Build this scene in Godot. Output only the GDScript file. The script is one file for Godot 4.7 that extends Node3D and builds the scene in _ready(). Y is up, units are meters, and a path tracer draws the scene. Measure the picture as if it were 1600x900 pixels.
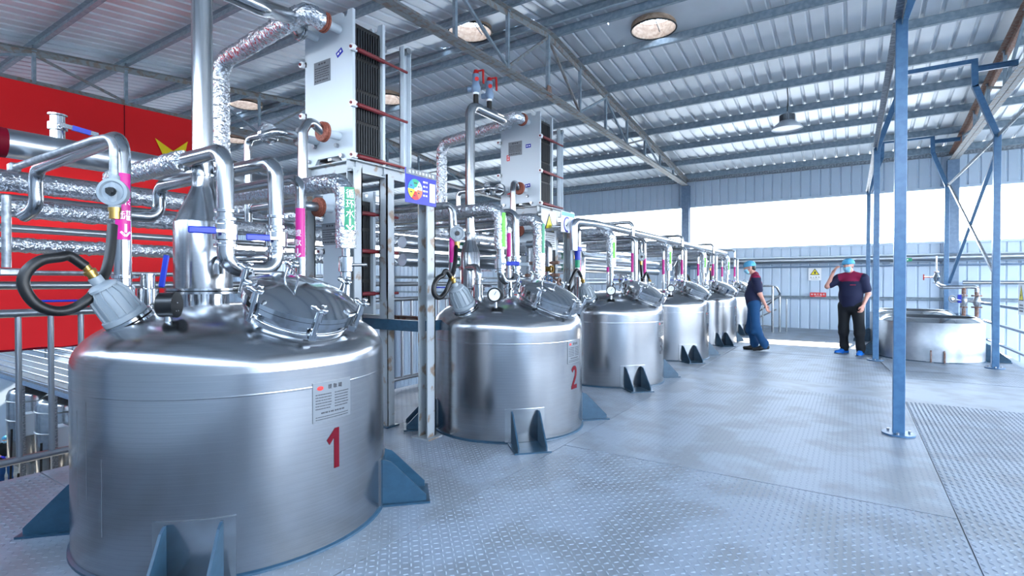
extends Node3D
# A processing hall: a raised chequer-plate platform with a row of steel extraction tanks.
# World axes: x to the right across the platform, y up, the tank row runs along -z. "d" below is the distance along the row (z = -d).

const FOCAL := 820.0
const ROW := deg_to_rad(32.87)
const DIP := deg_to_rad(-0.63)
const TR := 0.711
var eye := Vector3(0, 1.35, 0)
var look: Basis
var mats := {}
var used_names := {}
var rng := RandomNumberGenerator.new()

func V(x: float, y: float, d: float) -> Vector3:
	return Vector3(x, y, -d)

func ray(u: float, v: float) -> Vector3:
	return look * Vector3((u - 800.0) / FOCAL, -(v - 450.0) / FOCAL, -1.0)

func on_x(u: float, v: float, x: float) -> Vector3:
	var r := ray(u, v)
	return eye + r * ((x - eye.x) / r.x)

func on_d(u: float, v: float, d: float) -> Vector3:
	var r := ray(u, v)
	return eye + r * ((-d - eye.z) / r.z)

func on_y(u: float, v: float, y: float) -> Vector3:
	var r := ray(u, v)
	return eye + r * ((y - eye.y) / r.y)

# ------------------------------------------------------------------ shapes
class Shape:
	var v := PackedVector3Array()
	var n := PackedVector3Array()
	var t := PackedVector2Array()
	var i := PackedInt32Array()

	func vert(p: Vector3, nn: Vector3, uv := Vector2.ZERO) -> int:
		v.append(p); n.append(nn); t.append(uv)
		return v.size() - 1

	func tri(a: int, b: int, c: int) -> void:
		# front faces run clockwise: turn the triangle so that it agrees with its normal
		var g := (v[b] - v[a]).cross(v[c] - v[a])
		if g.dot(n[a] + n[b] + n[c]) > 0.0:
			i.append(a); i.append(c); i.append(b)
		else:
			i.append(a); i.append(b); i.append(c)

	func quad(a: Vector3, b: Vector3, c: Vector3, d: Vector3, nn: Vector3) -> void:
		var k := vert(a, nn, Vector2(0, 0))
		vert(b, nn, Vector2(1, 0)); vert(c, nn, Vector2(1, 1)); vert(d, nn, Vector2(0, 1))
		tri(k, k + 1, k + 2); tri(k, k + 2, k + 3)

	func flat(pts: Array, nn: Vector3) -> void:
		var k := v.size()
		for p in pts: vert(p, nn)
		for j in range(1, pts.size() - 1): tri(k, k + j, k + j + 1)

	func box(c: Vector3, s: Vector3, b := Basis.IDENTITY, bev := 0.0) -> Shape:
		var h := s * 0.5
		bev = minf(bev, minf(h.x, minf(h.y, h.z)) * 0.9)
		for ax in 3:
			var p := (ax + 1) % 3
			var q := (ax + 2) % 3
			for sg in [-1.0, 1.0]:
				var pts := []
				for k in [[-1, -1], [1, -1], [1, 1], [-1, 1]]:
					var w := Vector3.ZERO
					w[ax] = sg * h[ax]; w[p] = k[0] * (h[p] - bev); w[q] = k[1] * (h[q] - bev)
					pts.append(c + b * w)
				var nn := Vector3.ZERO
				nn[ax] = sg
				quad(pts[0], pts[1], pts[2], pts[3], b * nn)
		if bev > 0.0:
			for ax in 3:
				var p := (ax + 1) % 3
				var q := (ax + 2) % 3
				for sp in [-1.0, 1.0]:
					for sq in [-1.0, 1.0]:
						var pts := []
						for e in [-1.0, 1.0]:
							var w1 := Vector3.ZERO
							w1[ax] = e * (h[ax] - bev); w1[p] = sp * h[p]; w1[q] = sq * (h[q] - bev)
							var w2 := Vector3.ZERO
							w2[ax] = e * (h[ax] - bev); w2[p] = sp * (h[p] - bev); w2[q] = sq * h[q]
							pts.append(c + b * w1); pts.append(c + b * w2)
						var nn := Vector3.ZERO
						nn[p] = sp; nn[q] = sq
						quad(pts[0], pts[1], pts[3], pts[2], b * nn.normalized())
			for sx in [-1.0, 1.0]:
				for sy in [-1.0, 1.0]:
					for sz in [-1.0, 1.0]:
						var a := Vector3(sx * h.x, sy * (h.y - bev), sz * (h.z - bev))
						var b2 := Vector3(sx * (h.x - bev), sy * h.y, sz * (h.z - bev))
						var d := Vector3(sx * (h.x - bev), sy * (h.y - bev), sz * h.z)
						flat([c + b * a, c + b * b2, c + b * d], b * Vector3(sx, sy, sz).normalized())
		return self

	# a straight bar of section w (sideways) x h (along "up") between two points
	func bar(a: Vector3, e: Vector3, w: float, h: float, up := Vector3.UP, bev := 0.0) -> Shape:
		var z := (e - a).normalized()
		var x := up.cross(z)
		if x.length() < 0.01: x = Vector3.RIGHT.cross(z)
		if x.length() < 0.01: x = Vector3.FORWARD.cross(z)
		x = x.normalized()
		return box((a + e) * 0.5, Vector3(w, h, (e - a).length()), Basis(x, z.cross(x), z), bev)

	# a channel section: web and two flanges, open towards "open"
	func channel(a: Vector3, e: Vector3, w: float, h: float, th: float, open: Vector3, up := Vector3.UP) -> Shape:
		var z := (e - a).normalized()
		var x := (open - z * open.dot(z)).normalized()
		var y := (up - z * up.dot(z) - x * up.dot(x)).normalized()
		bar(a - x * (w - th) * 0.5, e - x * (w - th) * 0.5, th, h, y)
		bar(a + y * (h - th) * 0.5, e + y * (h - th) * 0.5, w, th, y)
		bar(a - y * (h - th) * 0.5, e - y * (h - th) * 0.5, w, th, y)
		return self

	func angle(a: Vector3, e: Vector3, w: float, th: float, d1: Vector3, d2: Vector3) -> Shape:
		bar(a + d1 * w * 0.5, e + d1 * w * 0.5, th, w, d1)
		bar(a + d2 * w * 0.5, e + d2 * w * 0.5, th, w, d2)
		return self

	# outline [x, y] turned round the y axis of xf
	func lathe(prof: Array, segs := 24, xf := Transform3D.IDENTITY, crease := 0.75, from := 0.0, to := TAU) -> Shape:
		var m := prof.size()
		var rings := []
		var along := 0.0
		for j in m:
			var p: Vector2 = prof[j]
			var n0 := Vector2.ZERO
			var n1 := Vector2.ZERO
			if j > 0:
				var e: Vector2 = p - prof[j - 1]
				along += e.length()
				n0 = Vector2(e.y, -e.x).normalized()
			if j < m - 1:
				var e: Vector2 = prof[j + 1] - p
				n1 = Vector2(e.y, -e.x).normalized()
			if j == 0: rings.append([p, n1, along, -1])
			elif j == m - 1: rings.append([p, n0, along, 0])
			elif n0.dot(n1) > crease: rings.append([p, (n0 + n1).normalized(), along, 0])
			else:
				rings.append([p, n0, along, 0]); rings.append([p, n1, along, -1])
		var base := v.size()
		for r in rings:
			for s in segs + 1:
				var a := lerpf(from, to, float(s) / segs)
				var c := cos(a)
				var q := sin(a)
				vert(xf * Vector3(r[0].x * c, r[0].y, r[0].x * q), (xf.basis * Vector3(r[1].x * c, r[1].y, r[1].x * q)).normalized(), Vector2(float(s) / segs, r[2]))
		for j in range(1, rings.size()):
			if rings[j][3] == -1: continue
			for s in segs:
				var a := base + (j - 1) * (segs + 1) + s
				var b := a + segs + 1
				if rings[j - 1][0].x > 1e-6: tri(a, a + 1, b + 1 if rings[j][0].x > 1e-6 else b)
				if rings[j][0].x > 1e-6: tri(a, b + 1, b)
		return self

	func cyl(a: Vector3, e: Vector3, r0: float, r1 := -1.0, segs := 20, bev := 0.0) -> Shape:
		if r1 < 0: r1 = r0
		var l := (e - a).length()
		var y := (e - a) / l
		var x := y.cross(Vector3(0.31, 0.2, 0.93) if absf(y.y) > 0.9 else Vector3.UP).normalized()
		var xf := Transform3D(Basis(x, y, x.cross(y)), a)
		if bev > 0.0:
			return lathe([Vector2(0, 0), Vector2(r0 - bev, 0), Vector2(r0, bev), Vector2(r1, l - bev), Vector2(r1 - bev, l), Vector2(0, l)], segs, xf)
		return lathe([Vector2(0, 0), Vector2(r0, 0), Vector2(r1, l), Vector2(0, l)], segs, xf)

	# a lathe whose axis runs from a towards e, outline measured from a
	func turned(prof: Array, a: Vector3, e: Vector3, segs := 24, crease := 0.75) -> Shape:
		var y := (e - a).normalized()
		var x := y.cross(Vector3(0.31, 0.2, 0.93) if absf(y.y) > 0.9 else Vector3.UP).normalized()
		return lathe(prof, segs, Transform3D(Basis(x, y, x.cross(y)), a), crease)

	func ring(c: Vector3, axis: Vector3, R: float, r: float, segs := 32, sides := 8) -> Shape:
		var y := axis.normalized()
		var x := y.cross(Vector3(0.31, 0.2, 0.93) if absf(y.y) > 0.9 else Vector3.UP).normalized()
		var prof := []
		for k in sides + 1:
			var a := TAU * k / sides
			prof.append(Vector2(R + r * cos(a), r * sin(a)))
		return lathe(prof, segs, Transform3D(Basis(x, y, x.cross(y)), c), -2.0)

	func ball(c: Vector3, r: Vector3, segs := 16, b := Basis.IDENTITY) -> Shape:
		var prof := []
		var m := segs / 2
		for k in m + 1:
			var a := -PI / 2 + PI * k / m
			prof.append(Vector2(cos(a) if k > 0 and k < m else 0.0, sin(a)))
		return lathe(prof, segs, Transform3D(b * Basis.from_scale(r), c), -2.0)

	# a tube along a polyline, parallel-transported; wob adds crumple of that height
	func tube(p: PackedVector3Array, r: float, sides := 14, cap := true, wob := 0.0, seedn := 0, r_end := -1.0) -> Shape:
		var m := p.size()
		var noise: FastNoiseLite = null
		if wob > 0.0:
			noise = FastNoiseLite.new()
			noise.seed = seedn
			noise.noise_type = FastNoiseLite.TYPE_SIMPLEX
			noise.fractal_octaves = 2
			noise.frequency = 16.0
		var tn := (p[1] - p[0]).normalized()
		var x := tn.cross(Vector3.UP)
		if x.length() < 0.05: x = tn.cross(Vector3.RIGHT)
		x = x.normalized()
		var base := v.size()
		var along := 0.0
		for j in m:
			var nt: Vector3
			if j == 0: nt = (p[1] - p[0]).normalized()
			elif j == m - 1: nt = (p[j] - p[j - 1]).normalized()
			else: nt = ((p[j] - p[j - 1]).normalized() + (p[j + 1] - p[j]).normalized()).normalized()
			if j > 0: along += (p[j] - p[j - 1]).length()
			var ax := tn.cross(nt)
			if ax.length() > 1e-6:
				x = x.rotated(ax.normalized(), tn.angle_to(nt))
			x = (x - nt * x.dot(nt)).normalized()
			tn = nt
			var y := tn.cross(x)
			for s in sides + 1:
				var a := TAU * s / sides
				var dirv := x * cos(a) + y * sin(a)
				var rr := r if r_end < 0 else lerpf(r, r_end, float(j) / (m - 1))
				if noise:
					var q := p[j] + dirv * r
					rr += wob * (0.7 * noise.get_noise_3dv(q) + 0.3 * noise.get_noise_3d(q.x * 2.7, q.y * 2.7, q.z * 2.7) + 0.55 * noise.get_noise_3d(along * 4.0, 0.25 * cos(a), 0.25 * sin(a)))
				vert(p[j] + dirv * rr, dirv, Vector2(float(s) / sides, along))
		var w := sides + 1
		if noise:
			for j in m:
				for s in w:
					var k := base + j * w + s
					var jm := maxi(j - 1, 0)
					var jp := mini(j + 1, m - 1)
					var du := v[base + j * w + (s + 1) % sides] - v[base + j * w + (s - 1 + sides) % sides]
					var dv := v[base + jp * w + s] - v[base + jm * w + s]
					var g := du.cross(dv).normalized()
					n[k] = g if g.dot(n[k]) > 0 else -g
		for j in m - 1:
			for s in sides:
				var a := base + j * w + s
				tri(a, a + 1, a + w + 1); tri(a, a + w + 1, a + w)
		if cap:
			for e in [0, m - 1]:
				var nn := (p[0] - p[1]).normalized() if e == 0 else (p[m - 1] - p[m - 2]).normalized()
				var k := vert(p[e], nn)
				for s in sides: vert(v[base + e * w + s], nn)
				for s in sides: tri(k, k + 1 + s, k + 1 + (s + 1) % sides)
		return self

	# a flat outline (x, y of xf) with thickness along z of xf, centred
	func slab(poly: PackedVector2Array, th: float, xf: Transform3D) -> Shape:
		var ids := Geometry2D.triangulate_polygon(poly)
		for sg in [-0.5, 0.5]:
			var nn := (xf.basis.z * signf(sg)).normalized()
			var k := v.size()
			for p in poly: vert(xf * Vector3(p.x, p.y, sg * th), nn, p)
			for j in ids.size() / 3: tri(k + ids[j * 3], k + ids[j * 3 + 1], k + ids[j * 3 + 2])
		var area := 0.0
		for j in poly.size():
			area += poly[j].cross(poly[(j + 1) % poly.size()])
		for j in poly.size():
			var a := poly[j]
			var b := poly[(j + 1) % poly.size()]
			var e := (b - a).normalized()
			var nn := Vector3(e.y, -e.x, 0) * signf(area)
			quad(xf * Vector3(a.x, a.y, -th / 2), xf * Vector3(b.x, b.y, -th / 2), xf * Vector3(b.x, b.y, th / 2), xf * Vector3(a.x, a.y, th / 2), (xf.basis * nn).normalized())
		return self

	func moved(by: Vector3) -> Shape:
		for k in v.size(): v[k] += by
		return self

	func through(xf: Transform3D) -> Shape:
		var nb := xf.basis.inverse().transposed()
		for k in v.size():
			v[k] = xf * v[k]
			n[k] = (nb * n[k]).normalized()
		return self

	func mesh() -> ArrayMesh:
		var a := []
		a.resize(Mesh.ARRAY_MAX)
		a[Mesh.ARRAY_VERTEX] = v; a[Mesh.ARRAY_NORMAL] = n; a[Mesh.ARRAY_TEX_UV] = t; a[Mesh.ARRAY_INDEX] = i
		var m := ArrayMesh.new()
		m.add_surface_from_arrays(Mesh.PRIMITIVE_TRIANGLES, a)
		return m

func S() -> Shape:
	return Shape.new()

func scaled(prof: Array, k: float) -> Array:
	return prof.map(func(p: Vector2) -> Vector2: return p * k)

# corners of a polyline rounded to arcs of radius rb; straight runs cut every "step" when it is given
func bend(pts: Array, rb: float, step := 0.0, arc := 7) -> PackedVector3Array:
	var o := PackedVector3Array([pts[0]])
	for k in range(1, pts.size() - 1):
		var a: Vector3 = pts[k - 1]
		var b: Vector3 = pts[k]
		var c: Vector3 = pts[k + 1]
		var d1 := (a - b).normalized()
		var d2 := (c - b).normalized()
		var ang := d1.angle_to(d2)
		if ang > PI - 0.02:
			o.append(b)
			continue
		var cut := minf(rb / tan(ang / 2), minf((a - b).length(), (c - b).length()) * 0.49)
		var r := cut * tan(ang / 2)
		var mid := b + (d1 + d2).normalized() * (r / sin(ang / 2))
		var s := b + d1 * cut - mid
		var e := b + d2 * cut - mid
		for q in arc + 1:
			o.append(mid + s.slerp(e, float(q) / arc))
	o.append(pts[-1])
	if step <= 0.0: return o
	var f := PackedVector3Array([o[0]])
	for k in range(1, o.size()):
		var l := (o[k] - o[k - 1]).length()
		var m := maxi(1, int(ceil(l / step)))
		for q in range(1, m + 1): f.append(o[k - 1].lerp(o[k], float(q) / m))
	return f

# ------------------------------------------------------------------ nodes
func numbered(called: String) -> String:
	if not used_names.has(called):
		used_names[called] = 0
		return called
	used_names[called] += 1
	return "%s_%03d" % [called, used_names[called]]

func thing(called: String, label: String, category: String, at := Vector3.ZERO, group := "") -> Node3D:
	var o := Node3D.new()
	o.name = numbered(called)
	add_child(o)
	o.position = at
	o.set_meta("label", label)
	o.set_meta("category", category)
	if group: o.set_meta("group", group)
	return o

func structure(called: String, at := Vector3.ZERO) -> Node3D:
	var o := Node3D.new()
	o.name = numbered(called)
	add_child(o)
	o.position = at
	o.set_meta("kind", "structure")
	return o

func origin_of(o: Node) -> Vector3:
	var p := Vector3.ZERO
	while o != self and o is Node3D:
		p += o.position
		o = o.get_parent()
	return p

# a part from a shape in world coordinates; the vertices move into the parent's frame
func part(parent: Node3D, called: String, s: Shape, m: Material, label := "") -> MeshInstance3D:
	return lpart(parent, called, s.moved(-origin_of(parent)), m, label)

# a part from a shape already in the parent's frame
func lpart(parent: Node3D, called: String, s: Shape, m: Material, label := "") -> MeshInstance3D:
	return mpart(parent, called, s.mesh(), m, Vector3.ZERO, label)

func mpart(parent: Node3D, called: String, me: Mesh, m: Material, at := Vector3.ZERO, label := "") -> MeshInstance3D:
	var o := MeshInstance3D.new()
	o.name = called
	o.mesh = me
	o.material_override = m
	o.position = at
	parent.add_child(o, true)
	if label: o.set_meta("label", label)
	return o

# a thing that is one mesh
func single(called: String, s: Shape, m: Material, label: String, category: String, at := Vector3.ZERO, group := "") -> MeshInstance3D:
	var o := MeshInstance3D.new()
	o.name = numbered(called)
	o.position = at
	o.mesh = s.moved(-at).mesh()
	o.material_override = m
	add_child(o)
	o.set_meta("label", label)
	o.set_meta("category", category)
	if group: o.set_meta("group", group)
	return o

func struct_mesh(called: String, s: Shape, m: Material, at := Vector3.ZERO) -> MeshInstance3D:
	var o := MeshInstance3D.new()
	o.name = numbered(called)
	o.position = at
	o.mesh = s.moved(-at).mesh()
	o.material_override = m
	add_child(o)
	o.set_meta("kind", "structure")
	return o

func copy_of(o: Node3D, at: Vector3, label: String, turn := 0.0) -> Node3D:
	var c: Node3D = o.duplicate()
	c.name = numbered(String(o.name))
	add_child(c)
	c.position = at
	c.rotation.y = turn
	c.set_meta("label", label)
	return c

# ------------------------------------------------------------------ materials
func noise_tex(freq: float, oct: int, seedn: int, c0: Color, c1: Color, p0 := 0.3, p1 := 0.7, size := 512, kind := FastNoiseLite.TYPE_SIMPLEX_SMOOTH) -> NoiseTexture2D:
	var f := FastNoiseLite.new()
	f.noise_type = kind
	f.frequency = freq
	f.fractal_octaves = oct
	f.seed = seedn
	var g := Gradient.new()
	g.offsets = PackedFloat32Array([p0, p1])
	g.colors = PackedColorArray([c0, c1])
	var t := NoiseTexture2D.new()
	t.width = size
	t.height = size
	t.seamless = true
	t.noise = f
	t.color_ramp = g
	return t

func bump_tex(freq: float, oct: int, seedn: int, strength: float, size := 512) -> NoiseTexture2D:
	var f := FastNoiseLite.new()
	f.noise_type = FastNoiseLite.TYPE_SIMPLEX_SMOOTH
	f.frequency = freq
	f.fractal_octaves = oct
	f.seed = seedn
	var t := NoiseTexture2D.new()
	t.width = size
	t.height = size
	t.seamless = true
	t.noise = f
	t.as_normal_map = true
	t.bump_strength = strength
	return t

func plain(called: String, c: Color, rough: float, metal := 0.0, spec := 0.5) -> StandardMaterial3D:
	var m := StandardMaterial3D.new()
	m.resource_name = called
	m.albedo_color = c
	m.roughness = rough
	m.metallic = metal
	m.metallic_specular = spec
	mats[called] = m
	return m

func textured(called: String, tex: Texture2D, rough: float, metal: float, scale: Vector3, triplanar := true) -> StandardMaterial3D:
	var m := plain(called, Color.WHITE, rough, metal)
	m.albedo_texture = tex
	m.uv1_scale = scale
	if triplanar:
		m.uv1_triplanar = true
		m.uv1_world_triplanar = true
	return m

# ------------------------------------------------------------------ the hall
const RIDGE_D := 8.2
const RIDGE_Y := 5.95
const PITCH := 0.1223
const FAR_D := 17.6
const NEAR_D := -1.2
const LEFT_X := -31.4
const RIGHT_X := 8.9
const LOW_Y := -6.1
const SILL := 2.42
const HEAD := 3.78

func roof_y(d: float) -> float:
	return RIDGE_Y - absf(d - RIDGE_D) * PITCH

# a ribbed sheet in the xy plane, x across, y along, ribs standing out towards +z
func sheet(width: float, length: float, pitch: float, rib_w: float, rib_top: float, rib_h: float, th := 0.004) -> Shape:
	var s := S()
	var pts := [Vector2(0, 0)]
	var k := 0
	while (k + 0.5) * pitch < width:
		var c := (k + 0.5) * pitch
		pts.append(Vector2(c - rib_w / 2, 0)); pts.append(Vector2(c - rib_top / 2, rib_h))
		pts.append(Vector2(c + rib_top / 2, rib_h)); pts.append(Vector2(c + rib_w / 2, 0))
		k += 1
	pts.append(Vector2(width, 0))
	for j in pts.size() - 1:
		var a: Vector2 = pts[j]
		var b: Vector2 = pts[j + 1]
		var e := (b - a).normalized()
		var nn := Vector3(-e.y, 0, e.x)
		for q in [0.0, th]:
			var o := Vector3(0, 0, q)
			s.quad(Vector3(a.x, 0, a.y) + o, Vector3(b.x, 0, b.y) + o, Vector3(b.x, length, b.y) + o, Vector3(a.x, length, a.y) + o, nn if q > 0 else -nn)
		for y in [0.0, length]:
			s.quad(Vector3(a.x, y, a.y), Vector3(b.x, y, b.y), Vector3(b.x, y, b.y + th), Vector3(a.x, y, a.y + th), Vector3(0, -1 if y == 0.0 else 1, 0))
	return s

func make_materials() -> void:
	# stainless steel in several finishes
	var st := textured("tank_steel", noise_tex(0.012, 3, 5, Color(0.635, 0.645, 0.66), Color(0.66, 0.67, 0.685)), 0.22, 1.0, Vector3(1.5, 22.0, 1), false)
	st.roughness_texture = noise_tex(0.02, 4, 8, Color(0.93, 0.93, 0.93), Color(1, 1, 1))
	st.anisotropy_enabled = true
	st.anisotropy = 0.35
	var dome := textured("dome_steel", noise_tex(0.01, 4, 15, Color(0.66, 0.675, 0.69), Color(0.72, 0.735, 0.75)), 0.2, 1.0, Vector3(1, 1, 1))
	dome.roughness_texture = noise_tex(0.012, 4, 18, Color(0.6, 0.6, 0.6), Color(1, 1, 1))
	plain("polished", Color(0.76, 0.775, 0.79), 0.13, 1.0)
	plain("pipe_steel", Color(0.68, 0.695, 0.71), 0.2, 1.0)
	plain("pipe_dull", Color(0.62, 0.64, 0.66), 0.36, 1.0)
	plain("steel_bolt", Color(0.66, 0.67, 0.69), 0.3, 1.0)
	plain("brass", Color(0.72, 0.58, 0.32), 0.3, 1.0)
	var foil := plain("foil", Color(0.83, 0.85, 0.875), 0.25, 1.0)
	foil.normal_enabled = true
	foil.normal_texture = bump_tex(0.014, 3, 31, 22.0)
	foil.normal_scale = 1.0
	foil.uv1_triplanar = true
	foil.uv1_world_triplanar = true
	foil.uv1_scale = Vector3(4, 4, 4)
	var jacket := plain("pipe_jacket", Color(0.70, 0.725, 0.75), 0.3, 1.0)
	jacket.normal_enabled = true
	jacket.normal_texture = bump_tex(0.006, 2, 37, 5.0)
	jacket.normal_scale = 0.3
	jacket.uv1_triplanar = true
	jacket.uv1_world_triplanar = true
	var galv := textured("galvanised", noise_tex(0.03, 4, 3, Color(0.52, 0.54, 0.56), Color(0.68, 0.70, 0.72)), 0.42, 0.75, Vector3(1, 1, 1))
	galv.roughness_texture = noise_tex(0.02, 3, 4, Color(0.75, 0.75, 0.75), Color(1, 1, 1))
	# roof and walls
	var roof := textured("roof_sheet", noise_tex(0.008, 4, 11, Color(0.755, 0.785, 0.815), Color(0.775, 0.805, 0.835)), 0.38, 0.35, Vector3(0.35, 0.35, 0.35))
	textured("wall_sheet", noise_tex(0.006, 3, 13, Color(0.715, 0.785, 0.85), Color(0.735, 0.80, 0.865)), 0.45, 0.0, Vector3(0.3, 0.3, 0.3))
	textured("purlin_paint", noise_tex(0.02, 4, 14, Color(0.46, 0.53, 0.58), Color(0.53, 0.595, 0.645)), 0.5, 0.1, Vector3(0.8, 0.8, 0.8))
	textured("truss_paint", noise_tex(0.022, 5, 16, Color(0.47, 0.43, 0.41), Color(0.49, 0.52, 0.54), 0.25, 0.55), 0.6, 0.1, Vector3(0.7, 0.7, 0.7))
	textured("truss_rust", noise_tex(0.03, 5, 26, Color(0.47, 0.31, 0.25), Color(0.52, 0.45, 0.42), 0.3, 0.6), 0.7, 0.0, Vector3(0.9, 0.9, 0.9))
	textured("column_paint", noise_tex(0.02, 3, 17, Color(0.42, 0.51, 0.61), Color(0.46, 0.55, 0.65)), 0.4, 0.0, Vector3(0.8, 0.8, 0.8))
	textured("frame_blue", noise_tex(0.02, 3, 19, Color(0.26, 0.41, 0.555), Color(0.29, 0.45, 0.59)), 0.35, 0.0, Vector3(1, 1, 1))
	textured("foot_blue", noise_tex(0.02, 4, 20, Color(0.13, 0.25, 0.33), Color(0.155, 0.285, 0.37), 0.3, 0.6), 0.35, 0.0, Vector3(1.5, 1.5, 1.5))
	textured("worn_grey", noise_tex(0.012, 5, 21, Color(0.54, 0.47, 0.41), Color(0.64, 0.67, 0.69), 0.14, 0.34), 0.45, 0.2, Vector3(0.9, 0.9, 0.9))
	# chequer plate: blue-grey paint with dusty patches
	# the farther plates carry as relief the tread that is built bar by bar nearby
	var ff := plain("floor_plate_far", Color(0.55, 0.59, 0.64), 0.46)
	ff.uv1_triplanar = true
	ff.uv1_world_triplanar = true
	ff.uv1_scale = Vector3.ONE / 0.296
	ff.heightmap_enabled = true
	ff.heightmap_texture = tread_tex()
	ff.heightmap_scale = 0.4
	ff.detail_enabled = true
	ff.detail_blend_mode = BaseMaterial3D.BLEND_MODE_MUL
	ff.detail_uv_layer = BaseMaterial3D.DETAIL_UV_2
	ff.detail_albedo = noise_tex(0.006, 5, 41, Color(0.90, 0.885, 0.86), Color(1, 1, 1), 0.3, 0.62, 1024)
	ff.uv2_triplanar = true
	ff.uv2_world_triplanar = true
	ff.uv2_scale = Vector3(0.28, 0.28, 0.28)
	var fl: StandardMaterial3D = ff.duplicate()
	fl.resource_name = "floor_plate"
	fl.heightmap_enabled = false
	mats["floor_plate"] = fl
	plain("tread", Color(0.55, 0.59, 0.64), 0.46)
	textured("concrete", noise_tex(0.01, 5, 45, Color(0.50, 0.49, 0.47), Color(0.62, 0.61, 0.59)), 0.8, 0.0, Vector3(0.2, 0.2, 0.2))
	plain("banner_red", Color(0.90, 0.01, 0.07), 0.7)
	mats["banner_red"].backlight_enabled = true
	mats["banner_red"].backlight = Color(0.25, 0.0, 0.01)
	plain("star_yellow", Color(0.98, 0.86, 0.08), 0.7)
	plain("black_plastic", Color(0.035, 0.037, 0.04), 0.35)
	plain("rubber", Color(0.03, 0.032, 0.036), 0.45)
	plain("grey_cast", Color(0.53, 0.565, 0.59), 0.45)
	plain("blue_grip", Color(0.03, 0.16, 0.62), 0.35)
	plain("red_paint", Color(0.70, 0.10, 0.09), 0.4)
	plain("dark_red", Color(0.36, 0.01, 0.09), 0.6, 0.0, 0.25)
	plain("maroon_rod", Color(0.42, 0.10, 0.13), 0.4)
	textured("rust_flange", noise_tex(0.03, 4, 22, Color(0.46, 0.22, 0.16), Color(0.58, 0.33, 0.26)), 0.65, 0.0, Vector3(3, 3, 3))
	plain("magenta", Color(0.78, 0.02, 0.52), 0.4)
	plain("green_sticker", Color(0.02, 0.52, 0.36), 0.4)
	plain("lime_sticker", Color(0.35, 0.78, 0.16), 0.4)
	plain("dark_green", Color(0.03, 0.30, 0.24), 0.4)
	plain("white_paint", Color(0.90, 0.91, 0.92), 0.4)
	plain("hx_white", Color(0.74, 0.78, 0.81), 0.3)
	plain("gasket", Color(0.16, 0.17, 0.185), 0.45)
	plain("nameplate", Color(0.46, 0.485, 0.51), 0.35, 0.5)
	plain("ink", Color(0.20, 0.21, 0.24), 0.5)
	textured("vent_tan", noise_tex(0.02, 3, 27, Color(0.56, 0.47, 0.40), Color(0.66, 0.58, 0.51)), 0.6, 0.0, Vector3(1.2, 1.2, 1.2))
	plain("limescale", Color(0.46, 0.49, 0.52), 0.6)
	plain("sign_blue", Color(0.02, 0.10, 0.62), 0.35)
	plain("sign_yellow", Color(0.93, 0.86, 0.10), 0.4)
	plain("sign_red", Color(0.85, 0.16, 0.15), 0.4)

# relief of the tread bars where they are too small to pick apart: one tile is 60 mm
func tread_tex() -> ImageTexture:
	var w := 256
	var cell := w / 8
	var im := Image.create(w, w, false, Image.FORMAT_L8)
	for y in w:
		for x in w:
			var cx := x / cell
			var cy := y / cell
			var p := Vector2(x % cell + 0.5 - cell / 2.0, y % cell + 0.5 - cell / 2.0) / cell
			var q := p.rotated(PI / 4 if (cx + cy) % 2 == 0 else -PI / 4)
			var e := 1.0 - Vector2(q.x / 0.52, q.y / 0.13).length()
			var c := clampf(e * 2.5, 0, 1)
			im.set_pixel(x, y, Color(c, c, c))
	return ImageTexture.create_from_image(im)

func set_camera_and_light() -> void:
	look = Basis(Vector3.UP, ROW) * Basis(Vector3.RIGHT, DIP)
	var cam := Camera3D.new()
	cam.name = "camera"
	cam.transform = Transform3D(look, eye)
	cam.fov = rad_to_deg(2.0 * atan(450.0 / FOCAL))
	cam.near = 0.05
	cam.far = 400.0
	add_child(cam)
	cam.current = true
	var env := Environment.new()
	env.background_mode = Environment.BG_SKY
	var sm := ProceduralSkyMaterial.new()
	sm.sky_top_color = Color(0.76, 0.85, 0.955)
	sm.sky_horizon_color = Color(0.945, 0.97, 1.0)
	sm.ground_bottom_color = Color(0.55, 0.56, 0.58)
	sm.ground_horizon_color = Color(0.78, 0.82, 0.86)
	sm.sky_energy_multiplier = SKY_ENERGY
	var sky := Sky.new()
	sky.sky_material = sm
	env.sky = sky
	env.ambient_light_source = Environment.AMBIENT_SOURCE_DISABLED
	env.tonemap_mode = Environment.TONE_MAPPER_LINEAR
	env.tonemap_exposure = EXPOSURE
	env.sdfgi_enabled = true
	env.ssao_enabled = true
	env.ssil_enabled = true
	var we := WorldEnvironment.new()
	we.name = "environment"
	we.environment = env
	add_child(we)
	var sun := DirectionalLight3D.new()
	sun.name = "sun"
	add_child(sun)
	# the sun stands behind the far wall; its light comes in under the head of the long opening
	sun.look_at_from_position(Vector3.ZERO, Vector3(-0.12, -0.623, 1.0), Vector3.UP)
	sun.light_energy = SUN_ENERGY
	sun.light_color = Color(1.0, 0.96, 0.90)
	sun.light_angular_distance = 0.6
	sun.shadow_enabled = true
	sun.sky_mode = DirectionalLight3D.SKY_MODE_LIGHT_ONLY

const EXPOSURE := 3.9
const SKY_ENERGY := 2.1
const SUN_ENERGY := 3.0

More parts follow.
